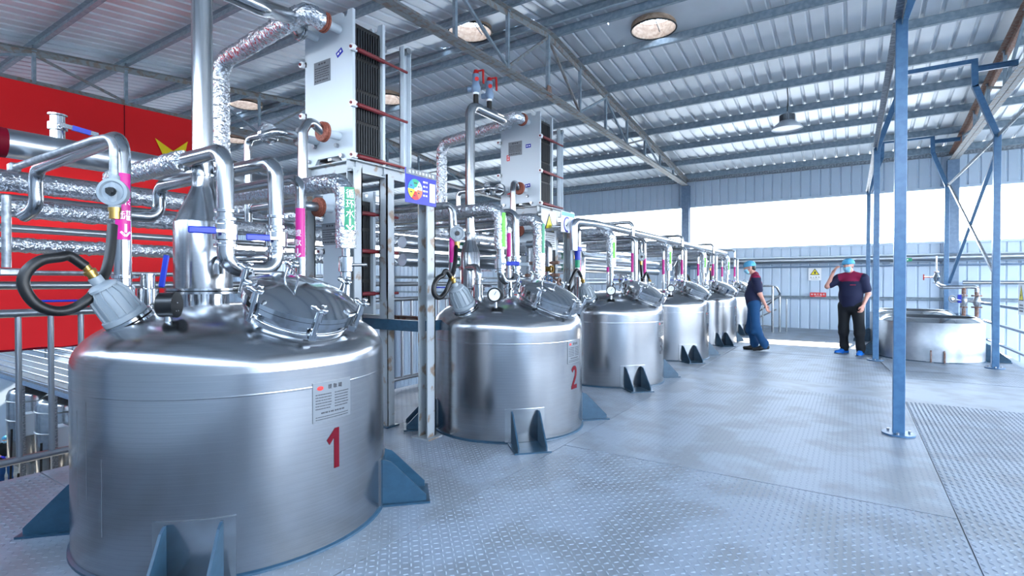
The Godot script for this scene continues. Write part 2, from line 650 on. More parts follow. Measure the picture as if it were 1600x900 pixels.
func build_hall() -> void:
	# ground of the lower level, inside and outside
	struct_mesh("floor", S().box(V(-10, LOW_Y - 0.15, 10), Vector3(160, 0.3, 160)), mats.concrete, V(-10, LOW_Y, 10))
	# far wall: sheets below and above the long opening
	var wall := structure("wall_far", V(0, LOW_Y, FAR_D))
	var low := sheet(1.0, SILL - 0.03 - LOW_Y, 0.25, 0.06, 0.03, 0.022).through(Transform3D(Basis(Vector3.LEFT, Vector3.UP, Vector3.FORWARD), Vector3.ZERO)).mesh()
	var high := sheet(1.0, 4.62 - HEAD - 0.03, 0.25, 0.06, 0.03, 0.022).through(Transform3D(Basis(Vector3.LEFT, Vector3.UP, Vector3.FORWARD), Vector3.ZERO)).mesh()
	var x := LEFT_X
	while x < RIGHT_X - 0.1:
		mpart(wall, "wall_sheet", low, mats.wall_sheet, Vector3(x + 1.0, 0, 0))
		mpart(wall, "wall_sheet", high, mats.wall_sheet, Vector3(x + 1.0, HEAD + 0.03 - LOW_Y, 0))
		x += 1.0
	var wcx := (LEFT_X + RIGHT_X) / 2
	var wl := RIGHT_X - LEFT_X
	part(wall, "sill_flashing", S().box(V(wcx, SILL - 0.03, FAR_D), Vector3(wl, 0.06, 0.12)), mats.wall_sheet)
	part(wall, "head_flashing", S().box(V(wcx, HEAD + 0.03, FAR_D), Vector3(wl, 0.06, 0.10)), mats.wall_sheet)
	part(wall, "eave_angle", S().box(V(wcx, 4.685, FAR_D - 0.02), Vector3(wl, 0.13, 0.12)), mats.galvanised)
	part(wall, "girt", S().channel(V(LEFT_X, 0.91, FAR_D - 0.05), V(RIGHT_X, 0.91, FAR_D - 0.05), 0.08, 0.08, 0.006, Vector3(0, 0, 1)), mats.purlin_paint)
	# unseen slab added outside over the long opening, narrows the sun strip indoors
	part(wall, "added_sun_blocker", S().box(V(wcx, 4.15, FAR_D + 0.9), Vector3(wl, 0.03, 1.76)), mats.roof_sheet)
	# columns of the far wall under the trusses
	var ci := 0
	for cx in TRUSS_X:
		var c := S()
		var hh := 4.5 - LOW_Y
		c.box(V(cx, LOW_Y + hh / 2, FAR_D - 0.20), Vector3(0.24, hh, 0.02), Basis.IDENTITY)
		c.box(V(cx, LOW_Y + hh / 2, FAR_D - 0.04), Vector3(0.24, hh, 0.02), Basis.IDENTITY)
		c.box(V(cx, LOW_Y + hh / 2, FAR_D - 0.12), Vector3(0.014, hh, 0.14), Basis.IDENTITY)
		var words: String = ["column beside the hoist frame and open vats", "column behind the row of steel tanks", "column behind the red banner end"][ci] if ci < 3 else "column of the lower hall far left bay %d" % ci
		if ci < 3: single("wall_column", c, mats.column_paint, "blue painted steel wall %s" % words, "column", V(cx, LOW_Y, FAR_D - 0.12))
		else: struct_mesh("wall_column", c, mats.column_paint, V(cx, LOW_Y, FAR_D - 0.12))
		ci += 1
	# near wall behind the camera, and the two gables: plain sheeted walls with the same long opening
	var nw := structure("wall_near", V(wcx, LOW_Y, NEAR_D))
	var lows := [[LOW_Y, SILL + 0.45], [HEAD, 4.75]]
	for r in lows:
		part(nw, "wall_panel", S().box(V(wcx, (r[0] + r[1]) / 2, NEAR_D - 0.05), Vector3(wl, r[1] - r[0], 0.1)), mats.wall_sheet)
	for px in TRUSS_X:
		part(nw, "wall_post", S().box(V(px, -0.7, NEAR_D + 0.1), Vector3(0.24, 10.8, 0.2)), mats.column_paint)
	var rw := structure("wall_right", V(RIGHT_X, LOW_Y, RIDGE_D))
	for r in [[LOW_Y, -0.2], [HEAD + 0.35, 5.9]]:
		part(rw, "wall_panel", S().box(V(RIGHT_X + 0.05, (r[0] + r[1]) / 2, RIDGE_D), Vector3(0.1, r[1] - r[0], FAR_D - NEAR_D)), mats.wall_sheet)
	for pd in [NEAR_D + 0.1, 3.5, 8.2, 12.9, FAR_D - 0.1]:
		part(rw, "wall_post", S().box(V(RIGHT_X - 0.05, -0.2, pd), Vector3(0.2, 11.6, 0.2)), mats.column_paint)
	var lw := structure("wall_left", V(LEFT_X, LOW_Y, RIDGE_D))
	for r in [[LOW_Y, SILL], [HEAD, 5.9]]:
		part(lw, "wall_panel", S().box(V(LEFT_X - 0.05, (r[0] + r[1]) / 2, RIDGE_D), Vector3(0.1, r[1] - r[0], FAR_D - NEAR_D)), mats.wall_sheet)
	build_roof()

const TRUSS_X := [2.18, -4.54, -11.26, -17.98, -24.7]
const VENTS := [[-2.93, 9.10], [-9.43, 9.10], [-16.2, 9.10], [-5.72, 7.48], [-12.8, 7.48]]

func build_roof() -> void:
	var roof := structure("ceiling", V(-5, 4.7, RIDGE_D))
	var over := 0.07
	var slope := sqrt(1.0 + PITCH * PITCH)
	var sw := 1.04
	var run_far := FAR_D + over - RIDGE_D
	var run_near := RIDGE_D - NEAR_D + 0.9
	for far in [true, false]:
		var sg := 1.0 if far else -1.0
		var run := run_far if far else run_near
		var along := Vector3(0, -PITCH, -sg).normalized()
		var up := Vector3.RIGHT.cross(along)
		if up.y < 0: up = -up
		var right := along.cross(up)
		var full: ArrayMesh = sheet(sw, (run - 0.04) * slope, 0.26, 0.075, 0.042, 0.028).through(Transform3D(Basis(right, along, up), Vector3.ZERO)).mesh()
		var x0 := LEFT_X - 0.3
		while x0 < RIGHT_X + 0.3:
			var corner := V(x0 if right.x > 0 else x0 + sw, RIDGE_Y - 0.04 * PITCH, RIDGE_D + sg * 0.04)
			var cut := []
			for vt in VENTS:
				if (vt[1] > RIDGE_D) == far and vt[0] + 0.46 > x0 and vt[0] - 0.46 < x0 + sw: cut = vt
			if cut.is_empty():
				mpart(roof, "roof_sheet", full, mats.roof_sheet, corner - origin_of(roof))
			else:
				# this sheet stops short of the vent on both sides
				var a := absf(cut[1] - RIDGE_D) - 0.46
				var b := a + 0.92
				var upper := sheet(sw, (a - 0.04) * slope, 0.26, 0.075, 0.042, 0.028).through(Transform3D(Basis(right, along, up), Vector3.ZERO))
				var lower := sheet(sw, (run - b) * slope, 0.26, 0.075, 0.042, 0.028).through(Transform3D(Basis(right, along, up), along * ((b - 0.04) * slope)))
				mpart(roof, "roof_sheet", upper.mesh(), mats.roof_sheet, corner - origin_of(roof))
				mpart(roof, "roof_sheet", lower.mesh(), mats.roof_sheet, corner - origin_of(roof))
				if cut[0] >= x0 and cut[0] < x0 + sw or true:
					pass
			x0 += sw
		# flat flashing plates with a round hole at each vent
		for vt in VENTS:
			if (vt[1] > RIDGE_D) != far: continue
			var lo := LEFT_X - 0.3 + floorf((vt[0] - 0.46 - LEFT_X + 0.3) / sw) * sw
			var hi := LEFT_X - 0.3 + (floorf((vt[0] + 0.46 - LEFT_X + 0.3) / sw) + 1.0) * sw
			var pl := S()
			var n := 40
			for side in [0.0, 0.004]:
				for k in n:
					var q := []
					for e in [k, k + 1]:
						var an: float = TAU * e / n
						var c := Vector2(cos(an), sin(an))
						q.append(Vector2(vt[0], vt[1]) + c * 0.37)
						var m := 1e9
						if c.x > 1e-6: m = minf(m, (hi - vt[0]) / c.x)
						if c.x < -1e-6: m = minf(m, (lo - vt[0]) / c.x)
						if absf(c.y) > 1e-6: m = minf(m, 0.47 / absf(c.y))
						q.append(Vector2(vt[0], vt[1]) + c * m)
					var w := []
					for p in q: w.append(V(p.x, roof_y(p.y) + side, p.y))
					pl.quad(w[0], w[1], w[3], w[2], up if side > 0 else -up)
			part(roof, "vent_flashing", pl, mats.roof_sheet)
	part(roof, "ridge_cap", S().bar(V(LEFT_X, RIDGE_Y + 0.055, RIDGE_D - 0.13), V(RIGHT_X, RIDGE_Y + 0.055, RIDGE_D - 0.13), 0.34, 0.004, Vector3(0, 1, 0.12)).bar(V(LEFT_X, RIDGE_Y + 0.055, RIDGE_D + 0.13), V(RIGHT_X, RIDGE_Y + 0.055, RIDGE_D + 0.13), 0.34, 0.004, Vector3(0, 1, -0.12)), mats.roof_sheet)
	# purlins along the roof
	for far in [true, false]:
		var sg := 1.0 if far else -1.0
		for k in range(0, 8):
			var d := RIDGE_D + sg * (0.22 if k == 0 else 1.3 * k)
			if d > FAR_D + 0.3: continue
			var y := roof_y(d) - 0.078
			part(roof, "purlin", S().channel(V(LEFT_X, y, d), V(RIGHT_X, y, d), 0.06, 0.15, 0.005, Vector3(0, PITCH * -sg, -sg), Vector3(0, 1, -PITCH * sg).normalized()), mats.purlin_paint)
	# trusses
	var words := ["rust-streaked roof truss above the hoist frame and open vats", "long steel roof truss over the row of numbered tanks", "grey roof truss carrying the red banner", "far roof truss of the lower hall, next behind the banner", "last roof truss of the lower hall by the end wall"]
	for k in TRUSS_X.size():
		build_truss(TRUSS_X[k], words[k])
	var vent_words := ["round roof ventilator between the middle truss and the hanging lamp", "round roof ventilator between banner truss and middle truss, beyond the ridge", "round roof ventilator beyond the banner truss, on the far slope", "round roof ventilator above the second tank's tall pipe, near side of the ridge", "round roof ventilator behind the banner truss, near side of the ridge"]
	for k in VENTS.size():
		build_vent(VENTS[k][0], VENTS[k][1], vent_words[k])

func build_truss(x: float, label: String) -> void:
	var t := thing("roof_truss", label, "truss", V(x, 4.5, RIDGE_D), "roof trusses")
	var top := func(d: float) -> float: return 5.72 - absf(d - RIDGE_D) * (5.72 - 4.60) / 9.4
	var bot := func(d: float) -> float: return 4.715 - absf(d - RIDGE_D) * (4.715 - 4.53) / 9.4
	for sg in [-1.0, 1.0]:
		var e: float = RIDGE_D + sg * 9.3
		var m: Material = mats.truss_paint if x < -6 else (mats.truss_rust if x > 0 else mats.truss_paint)
		part(t, "top_chord", S().angle(V(x, top.call(RIDGE_D) + 0.04, RIDGE_D), V(x, top.call(e) + 0.04, e), 0.09, 0.008, Vector3.DOWN, Vector3.LEFT).angle(V(x + 0.012, top.call(RIDGE_D) + 0.04, RIDGE_D), V(x + 0.012, top.call(e) + 0.04, e), 0.09, 0.008, Vector3.DOWN, Vector3.RIGHT), m)
		part(t, "bottom_chord", S().angle(V(x, bot.call(RIDGE_D) - 0.05, RIDGE_D), V(x, bot.call(e) - 0.05, e), 0.09, 0.008, Vector3.UP, Vector3.LEFT).angle(V(x + 0.012, bot.call(RIDGE_D) - 0.05, RIDGE_D), V(x + 0.012, bot.call(e) - 0.05, e), 0.09, 0.008, Vector3.UP, Vector3.RIGHT), mats.truss_paint)
		for k in range(1, 7):
			var d: float = RIDGE_D + sg * 1.3 * k
			part(t, "vertical_strut", S().bar(V(x, bot.call(d), d), V(x, top.call(d), d), 0.05, 0.05, Vector3.RIGHT), mats.purlin_paint)
			part(t, "purlin_cleat", S().box(V(x, top.call(d) + 0.07, d), Vector3(0.08, 0.10, 0.06)), mats.purlin_paint)
		for k in range(0, 6):
			var d0: float = RIDGE_D + sg * 1.3 * k
			var d1: float = RIDGE_D + sg * 1.3 * (k + 1)
			var a := V(x, top.call(d0) - 0.03, d0) if k % 2 == 0 else V(x, bot.call(d0) + 0.03, d0)
			var b := V(x, bot.call(d1) + 0.03, d1) if k % 2 == 0 else V(x, top.call(d1) - 0.03, d1)
			part(t, "diagonal_strut", S().bar(a, b, 0.04, 0.04, Vector3.RIGHT), mats.purlin_paint if k % 3 else mats.truss_paint)
	part(t, "ridge_strut", S().bar(V(x, 4.7, RIDGE_D), V(x, 5.72, RIDGE_D), 0.06, 0.06, Vector3.RIGHT), mats.purlin_paint)
	var g := S()
	g.slab(PackedVector2Array([Vector2(-0.1, -0.05), Vector2(0.1, -0.05), Vector2(0.06, 0.14), Vector2(-0.06, 0.14)]), 0.01, Transform3D(Basis(Vector3.FORWARD, Vector3.UP, Vector3.RIGHT), V(x + 0.03, 4.69, RIDGE_D)))
	part(t, "gusset_plate", g, mats.truss_rust)

func build_vent(x: float, d: float, label: String) -> void:
	var y := roof_y(d)
	var t := thing("roof_ventilator", label, "ventilator", V(x, y - 0.06, d), "roof ventilators")
	part(t, "throat", S().lathe([Vector2(0.385, -0.07), Vector2(0.37, -0.07), Vector2(0.365, 0.2), Vector2(0.375, 0.2), Vector2(0.385, -0.07)], 40, Transform3D(Basis.IDENTITY, V(x, y, d))), mats.vent_tan, "tan round throat")
	part(t, "throat_rim", S().ring(V(x, y - 0.065, d), Vector3.UP, 0.382, 0.014, 40, 8), mats.rubber)
	part(t, "inner_ring", S().ring(V(x, y + 0.22, d), Vector3.UP, 0.35, 0.02, 40, 8), mats.white_paint)
	for k in 20:
		var a := TAU * k / 20
		var o := Vector3(cos(a), 0, sin(a))
		var side := Vector3(-sin(a), 0, cos(a))
		var s := S()
		var pts := []
		for j in 6:
			var q := j / 5.0
			var r := 0.37 + 0.10 * sin(q * PI) - 0.16 * q * q
			pts.append(V(x, y, d) + o * r + Vector3.UP * (0.22 + 0.36 * q) + side * 0.02)
		for j in 5:
			var w: Vector3 = (o * 0.6 + side * 0.8) * 0.045
			s.quad(pts[j] - w, pts[j] + w, pts[j + 1] + w, pts[j + 1] - w, o)
		part(t, "vane", s, mats.white_paint)
	part(t, "cap", S().lathe([Vector2(0.26, 0.57), Vector2(0.16, 0.62), Vector2(0, 0.64)], 24, Transform3D(Basis.IDENTITY, V(x, y, d))), mats.white_paint)
	for a in [0.5, 2.6, 4.7]:
		part(t, "brace", S().bar(V(x, y + 0.18, d), V(x, y + 0.04, d) + Vector3(cos(a), 0, sin(a)) * 0.36, 0.012, 0.012), mats.truss_paint)

# ------------------------------------------------------------------ platform
const EDGE_L := -4.84
const EDGE_R := 2.42

func build_platform() -> void:
	var fl := structure("floor", V(-1.4, -0.12, 8))
	var strips := [
		[EDGE_L, -3.62, [NEAR_D, 1.3, 3.4, 6.4, 9.4, 12.4, 15.4, FAR_D - 0.06]],
		[-3.62, -1.99, [NEAR_D, 0.6, 2.85, 5.6, 8.3, 11.0, 13.8, FAR_D - 0.06]],
		[-1.99, 0.52, [NEAR_D, -0.4, 3.88, 8.17, 11.1, 13.75, FAR_D - 0.06]],
		[0.52, EDGE_R, [NEAR_D, 1.6, 3.9, 5.4, 9.2, 13.0, 15.2, FAR_D - 0.06]]]
	for s in strips:
		for k in s[2].size() - 1:
			var a: float = s[2][k] + 0.003
			var b: float = s[2][k + 1] - 0.003
			var x0: float = s[0] + 0.003
			var x1: float = s[1] - 0.003
			var sink: float = -0.0015 * ((k * 7 + int(x0 * 10.0)) % 3 + 1) * 0.6
			part(fl, "floor_plate", S().box(V((x0 + x1) / 2, sink - 0.005, (a + b) / 2), Vector3(x1 - x0, 0.01, b - a)), mats.floor_plate if a < 5.5 else mats.floor_plate_far)
	part(fl, "floor_deck", S().box(V((EDGE_L + EDGE_R) / 2, -0.0725, (NEAR_D + FAR_D) / 2), Vector3(EDGE_R - EDGE_L - 0.02, 0.12, FAR_D - NEAR_D - 0.12)), mats.floor_plate)
	for x in [EDGE_L + 0.08, -3.6, -1.0, EDGE_R - 0.08]:
		part(fl, "floor_beam", S().bar(V(x, -0.26, NEAR_D + 0.1), V(x, -0.26, FAR_D - 0.25), 0.12, 0.25), mats.frame_blue)
	# a loose plate lying in front of the open vat
	var lp := S()
	var c := [on_y(1372, 561, 0.0), on_y(1390, 579, 0.0), on_y(1485, 584, 0.0), on_y(1452, 563, 0.0)]
	var poly := PackedVector2Array()
	for p in c: poly.append(Vector2(p.x, p.z))
	lp.slab(poly, 0.006, Transform3D(Basis(Vector3.RIGHT, Vector3(0, 0, 1), Vector3.DOWN), Vector3(0, 0.004, 0)))
	single("loose_floor_plate", lp, mats.floor_plate_far, "loose grey steel plate lying in front of open vat", "plate", c[1])
	# raised tread bars near the camera, too many to count
	var bar := S()
	var ring := []
	for q in [[0.016, 0.0], [0.010, 0.0042], [-0.010, 0.0042], [-0.016, 0.0], [-0.010, -0.0042], [0.010, -0.0042]]:
		ring.append(Vector3(q[0], 0, q[1]))
	var t0 := Vector3(0.009, 0.0032, 0)
	var t1 := Vector3(-0.009, 0.0032, 0)
	bar.flat([ring[0], ring[1], t0], Vector3(1, 2, 1).normalized())
	bar.flat([ring[1], ring[2], t1, t0], Vector3(0, 1.2, 1).normalized())
	bar.flat([ring[2], ring[3], t1], Vector3(-1, 2, 1).normalized())
	bar.flat([ring[3], ring[4], t1], Vector3(-1, 2, -1).normalized())
	bar.flat([ring[4], ring[5], t0, t1], Vector3(0, 1.2, -1).normalized())
	bar.flat([ring[5], ring[0], t0], Vector3(1, 2, -1).normalized())
	var xf: Array[Transform3D] = []
	var p := 0.037
	var rot := [Basis(Vector3.UP, PI / 4), Basis(Vector3.UP, -PI / 4)]
	for i in range(int(EDGE_L / p) + 1, int(EDGE_R / p)):
		for j in range(int(0.3 / p), int(7.4 / p)):
			var w := Vector2((i + 0.5) * p, (j + 0.5) * p)
			var q := look.transposed() * (V(w.x, 0, w.y) - eye)
			if q.z > -1.5 or absf(q.x) > -q.z * 1.02: continue
			var hid := false
			for tk in TANKS:
				if w.distance_to(Vector2(tk[0], tk[1])) < tk[2] + 0.01: hid = true
				# nothing of the deck shows straight behind a tank
			if hid: continue
			xf.append(Transform3D(rot[(i + j) % 2 if (i + j) >= 0 else -((i + j) % 2)], V(w.x, -0.0012, w.y) - origin_of(fl)))
	var mm := MultiMesh.new()
	mm.transform_format = MultiMesh.TRANSFORM_3D
	mm.mesh = bar.mesh()
	mm.instance_count = xf.size()
	for k in xf.size(): mm.set_instance_transform(k, xf[k])
	var mi := MultiMeshInstance3D.new()
	mi.name = "tread_bars"
	mi.multimesh = mm
	mi.material_override = mats.tread
	mi.set_meta("kind", "stuff")
	fl.add_child(mi)

func build_railing() -> void:
	var x := -4.95
	var r := thing("guard_rail", "long tubular steel guard rail between the tanks and the red banner", "railing", V(x, 0, 8))
	part(r, "top_rail", S().tube(PackedVector3Array([V(x, 1.13, NEAR_D + 0.1), V(x, 1.13, FAR_D - 2.0)]), 0.03, 14), mats.pipe_dull)
	part(r, "bottom_rail", S().tube(PackedVector3Array([V(x, 0.09, NEAR_D + 0.1), V(x, 0.09, FAR_D - 2.0)]), 0.027, 14), mats.pipe_dull)
	var bal := S().tube(PackedVector3Array([Vector3(0, 0, 0), Vector3(0, 1.03, 0)]), 0.019, 12).mesh()
	var post := S().tube(PackedVector3Array([Vector3(0, -0.25, 0), Vector3(0, 1.03, 0)]), 0.026, 12).mesh()
	for k in 86:
		var d := NEAR_D + 0.26 + k * 0.18
		mpart(r, "post" if k % 9 == 0 else "baluster", post if k % 9 == 0 else bal, mats.pipe_dull, V(x, 0.09, d) - r.position)

# ------------------------------------------------------------------ lettering
func text_shape(words: String, height: float, depth: float, width := 0.0) -> Shape:
	var f := SystemFont.new()
	f.font_names = PackedStringArray(["Droid Sans"])
	f.font_weight = 700
	var tm := TextMesh.new()
	tm.text = words
	tm.font = f
	tm.font_size = 64
	tm.pixel_size = 0.01
	tm.depth = 0.1
	tm.curve_step = 2.0
	var arr := tm.get_mesh_arrays()
	var s := S()
	s.v = arr[Mesh.ARRAY_VERTEX]
	s.n = arr[Mesh.ARRAY_NORMAL]
	s.t.resize(s.v.size())
	s.i = arr[Mesh.ARRAY_INDEX]
	var bb := AABB(s.v[0], Vector3.ZERO)
	for p in s.v: bb = bb.expand(p)
	var c := bb.get_center()
	var ky := height / bb.size.y
	var kx := width / bb.size.x if width > 0.0 else ky
	for k in s.v.size():
		s.v[k] = Vector3((s.v[k].x - c.x) * kx, (s.v[k].y - c.y) * ky, (s.v[k].z - c.z) * depth / bb.size.z)
	return s

# written characters as strokes on a 10 x 10 field
const GLYPHS := {
	"xun": [[3, 10, 1, 8], [3, 7.5, 0.5, 5], [2, 6, 2, 0], [9.5, 9.6, 4, 8.8], [4.2, 8.8, 4.2, 4], [4.2, 4, 3.4, 0], [4.4, 7.4, 9.8, 7.4], [7, 9.2, 7, 6], [5.4, 5.8, 9, 5.8], [5.4, 5.8, 5.4, 0], [9, 5.8, 9, 0], [5.4, 4, 9, 4], [5.4, 2.2, 9, 2.2], [5.4, 0.4, 9, 0.4]],
	"huan": [[0.5, 9, 4, 9], [2.2, 9, 2.2, 1.4], [0.7, 5.4, 3.8, 5.4], [0.3, 1, 4, 2], [4.6, 9, 9.8, 9], [7.4, 9, 4.4, 4.2], [7, 6.4, 7, 0], [7.4, 6, 9.8, 3.6]],
	"shui": [[5, 10, 5, 0.4], [5, 0.4, 3.8, 1.2], [1, 7, 4, 7], [4, 7, 0.6, 1.6], [9, 8.4, 5.6, 5.8], [5.4, 6.6, 9.8, 0.8]],
	"down": [[5, 10, 5, 3], [1.8, 3.6, 5, 0], [8.2, 3.6, 5, 0]],
	"ti": [[0.4, 7.6, 3.6, 7.6], [2.2, 10, 2.2, 0.4], [0.4, 4, 3.6, 5], [5, 9.6, 9, 9.6], [5, 9.6, 5, 6.2], [9, 9.6, 9, 6.2], [5, 8, 9, 8], [5, 6.2, 9, 6.2], [4.2, 4.8, 9.8, 4.8], [7, 4.8, 7, 1], [5.2, 3.4, 4, 0.2], [5, 1.6, 9.8, 0.4], [7, 3, 9, 3]],
	"qu": [[0.4, 9.4, 5.2, 9.4], [1.4, 9.4, 1.4, 1.6], [4.2, 9.4, 4.2, 0], [1.4, 7, 4.2, 7], [1.4, 4.6, 4.2, 4.6], [0.2, 1.6, 5.2, 2.4], [5.6, 8, 9.4, 8], [9.2, 8, 5.4, 0.4], [6, 7, 9.8, 0.4]],
	"guan": [[1.6, 10, 0.6, 7.4], [1, 8.4, 4, 8.4], [0.2, 6, 4.4, 6], [2.2, 8.4, 2.2, 1.4], [0.6, 4.4, 0.6, 1.4], [4, 4.4, 4, 1.4], [0.6, 1.4, 4, 1.4], [5, 9, 9.8, 9], [6.4, 10, 6.4, 8], [8.4, 10, 8.4, 8], [5.4, 7.4, 7, 7.4], [7.8, 7.4, 9.4, 7.4], [5.4, 6, 7, 6], [7.8, 6, 9.4, 6], [6, 5, 6, 0], [5, 4.2, 9.6, 4.2], [6, 3, 9.2, 3], [6, 1.6, 9.2, 1.6], [6, 0.2, 9.8, 0.2], [7.8, 5, 7.8, 0.2]],
	"dang": [[5, 10, 5, 6.4], [2, 9.4, 3.4, 7.2], [8, 9.4, 6.6, 7.2], [1.4, 6, 8.6, 6], [8.6, 6, 8.6, 0], [2, 3, 8.6, 3], [1.4, 0.2, 8.6, 0.2]],
	"xin": [[1.4, 5.6, 0.6, 2.4], [3.2, 7, 3.2, 1], [3.2, 1, 7.4, 1], [7.4, 1, 7.8, 3], [4.6, 9, 6, 7], [8, 7, 9.6, 4]],
	"dian": [[1.6, 8.4, 8.4, 8.4], [1.6, 8.4, 1.6, 3], [8.4, 8.4, 8.4, 3], [1.6, 5.8, 8.4, 5.8], [1.6, 3, 8.4, 3], [5, 10, 5, 0.6], [5, 0.6, 9.6, 0.6], [9.6, 0.6, 9.6, 2.4]],
	"ji": [[0.4, 7.6, 4, 7.6], [2.2, 10, 2.2, 0], [2.2, 6.4, 0.4, 3], [2.4, 6, 3.8, 4.4], [5.4, 9, 5.4, 4], [5.4, 4, 4.2, 0.4], [5.4, 9, 8.4, 9], [8.4, 9, 8.4, 1], [8.4, 1, 9.8, 1]],
	"jin": [[0.4, 7.8, 4.6, 7.8], [2.5, 10, 2.5, 5.6], [2.5, 7.6, 0.4, 5.8], [5.4, 7.8, 9.6, 7.8], [7.5, 10, 7.5, 5.6], [7.5, 7.6, 5.4, 6], [2, 5, 8, 5], [0.6, 3.4, 9.4, 3.4], [5, 3.4, 5, 0.2], [3, 2.4, 1.4, 0.6], [7, 2.4, 8.8, 0.6]],
	"zhi": [[2, 10, 1, 8], [1.6, 8.4, 6, 8.4], [0.4, 6.4, 6.4, 6.4], [3.4, 10, 3.4, 0], [1, 4.6, 1, 1.4], [1, 4.6, 5.8, 4.6], [5.8, 4.6, 5.8, 1.4], [7.6, 9, 7.6, 3], [9.6, 10, 9.6, 0.6]],
	"fa": [[5, 10, 4, 7.6], [3, 7, 7.4, 7], [7, 7, 2, 2], [3.4, 5.4, 8.6, 1.4], [0.8, 3.6, 9.2, 3.6], [1, 9, 9, 9]],
	"men": [[1.4, 9.6, 2.8, 8.4], [1.2, 7.4, 1.2, 0], [4.2, 9.4, 9, 9.4], [9, 9.4, 9, 0.2], [3.4, 6, 7.4, 6], [4, 4, 6.4, 1.6], [6.6, 4.6, 3.2, 1.2]],
}

# glyph strokes as flat bars lying in the xy plane, centred, about "size" high
func glyph(key: String, size: float, th: float, at := Vector2.ZERO, into: Shape = null, depth := 0.0015) -> Shape:
	var s := into if into else S()
	for g in GLYPHS[key]:
		var a := Vector3((g[0] - 5) * size / 10 + at.x, (g[1] - 5) * size / 10 + at.y, 0)
		var b := Vector3((g[2] - 5) * size / 10 + at.x, (g[3] - 5) * size / 10 + at.y, 0)
		s.bar(a, b, depth, th, Vector3(0, 0, 1).cross((b - a).normalized()))
	return s

# rows of small print
func print_rows(s: Shape, x0: float, x1: float, y0: float, y1: float, rows: int, th: float, seedn: int) -> void:
	var r := RandomNumberGenerator.new()
	r.seed = seedn
	for k in rows:
		var y := lerpf(y0, y1, (k + 0.5) / rows)
		var x := x0
		while x < x1 - th:
			var w := minf(th * r.randf_range(0.8, 2.4), x1 - x)
			s.box(Vector3(x + w / 2, y, 0), Vector3(w, th, 0.0012))
			x += w + th * r.randf_range(0.35, 0.9)

# wrap a shape that faces +z round a vertical cylinder of radius R, centred at azimuth az (from +z towards +x)
func wrapped(s: Shape, R: float, az: float, y: float, centre: Vector3, proud := 0.002) -> Shape:
	for k in s.v.size():
		var p := s.v[k]
		var a := az + p.x / R
		var rr := R + p.z + proud
		s.v[k] = centre + Vector3(sin(a) * rr, y + p.y, cos(a) * rr)
		var q := s.n[k]
		s.n[k] = Vector3(cos(a) * q.x + sin(a) * q.z, q.y, -sin(a) * q.x + cos(a) * q.z)
	return s

func grid_plate(w: float, h: float, th: float, nx := 8) -> Shape:
	var s := S()
	for k in nx:
		var a := -w / 2 + w * k / nx
		var b := -w / 2 + w * (k + 1) / nx
		s.quad(Vector3(a, -h / 2, th), Vector3(b, -h / 2, th), Vector3(b, h / 2, th), Vector3(a, h / 2, th), Vector3(0, 0, 1))
		s.quad(Vector3(a, h / 2, 0), Vector3(b, h / 2, 0), Vector3(b, h / 2, th), Vector3(a, h / 2, th), Vector3.UP)
		s.quad(Vector3(a, -h / 2, 0), Vector3(b, -h / 2, 0), Vector3(b, -h / 2, th), Vector3(a, -h / 2, th), Vector3.DOWN)
	s.quad(Vector3(-w / 2, -h / 2, 0), Vector3(-w / 2, h / 2, 0), Vector3(-w / 2, h / 2, th), Vector3(-w / 2, -h / 2, th), Vector3.LEFT)
	s.quad(Vector3(w / 2, -h / 2, 0), Vector3(w / 2, h / 2, 0), Vector3(w / 2, h / 2, th), Vector3(w / 2, -h / 2, th), Vector3.RIGHT)
	return s

# ------------------------------------------------------------------ tanks
# x, d, radius, manway radius
const TANKS := [[-3.02, 1.75, 0.80, 0.28], [-2.79, 4.245, 0.711, 0.30], [-2.83, 6.95, 0.711, 0.30], [-2.83, 9.65, 0.711, 0.30], [-2.83, 12.35, 0.711, 0.30], [-2.83, 15.05, 0.711, 0.30]]
const WALL_H := 0.93
const TOP_H := 1.225

func dome_y(r: float, R: float) -> float:
	return WALL_H + (TOP_H - WALL_H) * pow(maxf(0.0, 1.0 - pow(minf(r / R, 1.0), 2.3)), 1.0 / 2.1)

const LAMP_SCALE := 0.87
const LAMP_AXIS := Vector3(-0.10, 1, 0.62)

func lamp_foot(k: int) -> Vector3:
	var o := Vector3(-0.08, 0, 0.55)
	var c := V(TANKS[k][0], 0, TANKS[k][1]) + o
	c.y = dome_y(Vector2(o.x, o.z).length(), TANKS[k][2]) - 0.02
	return c

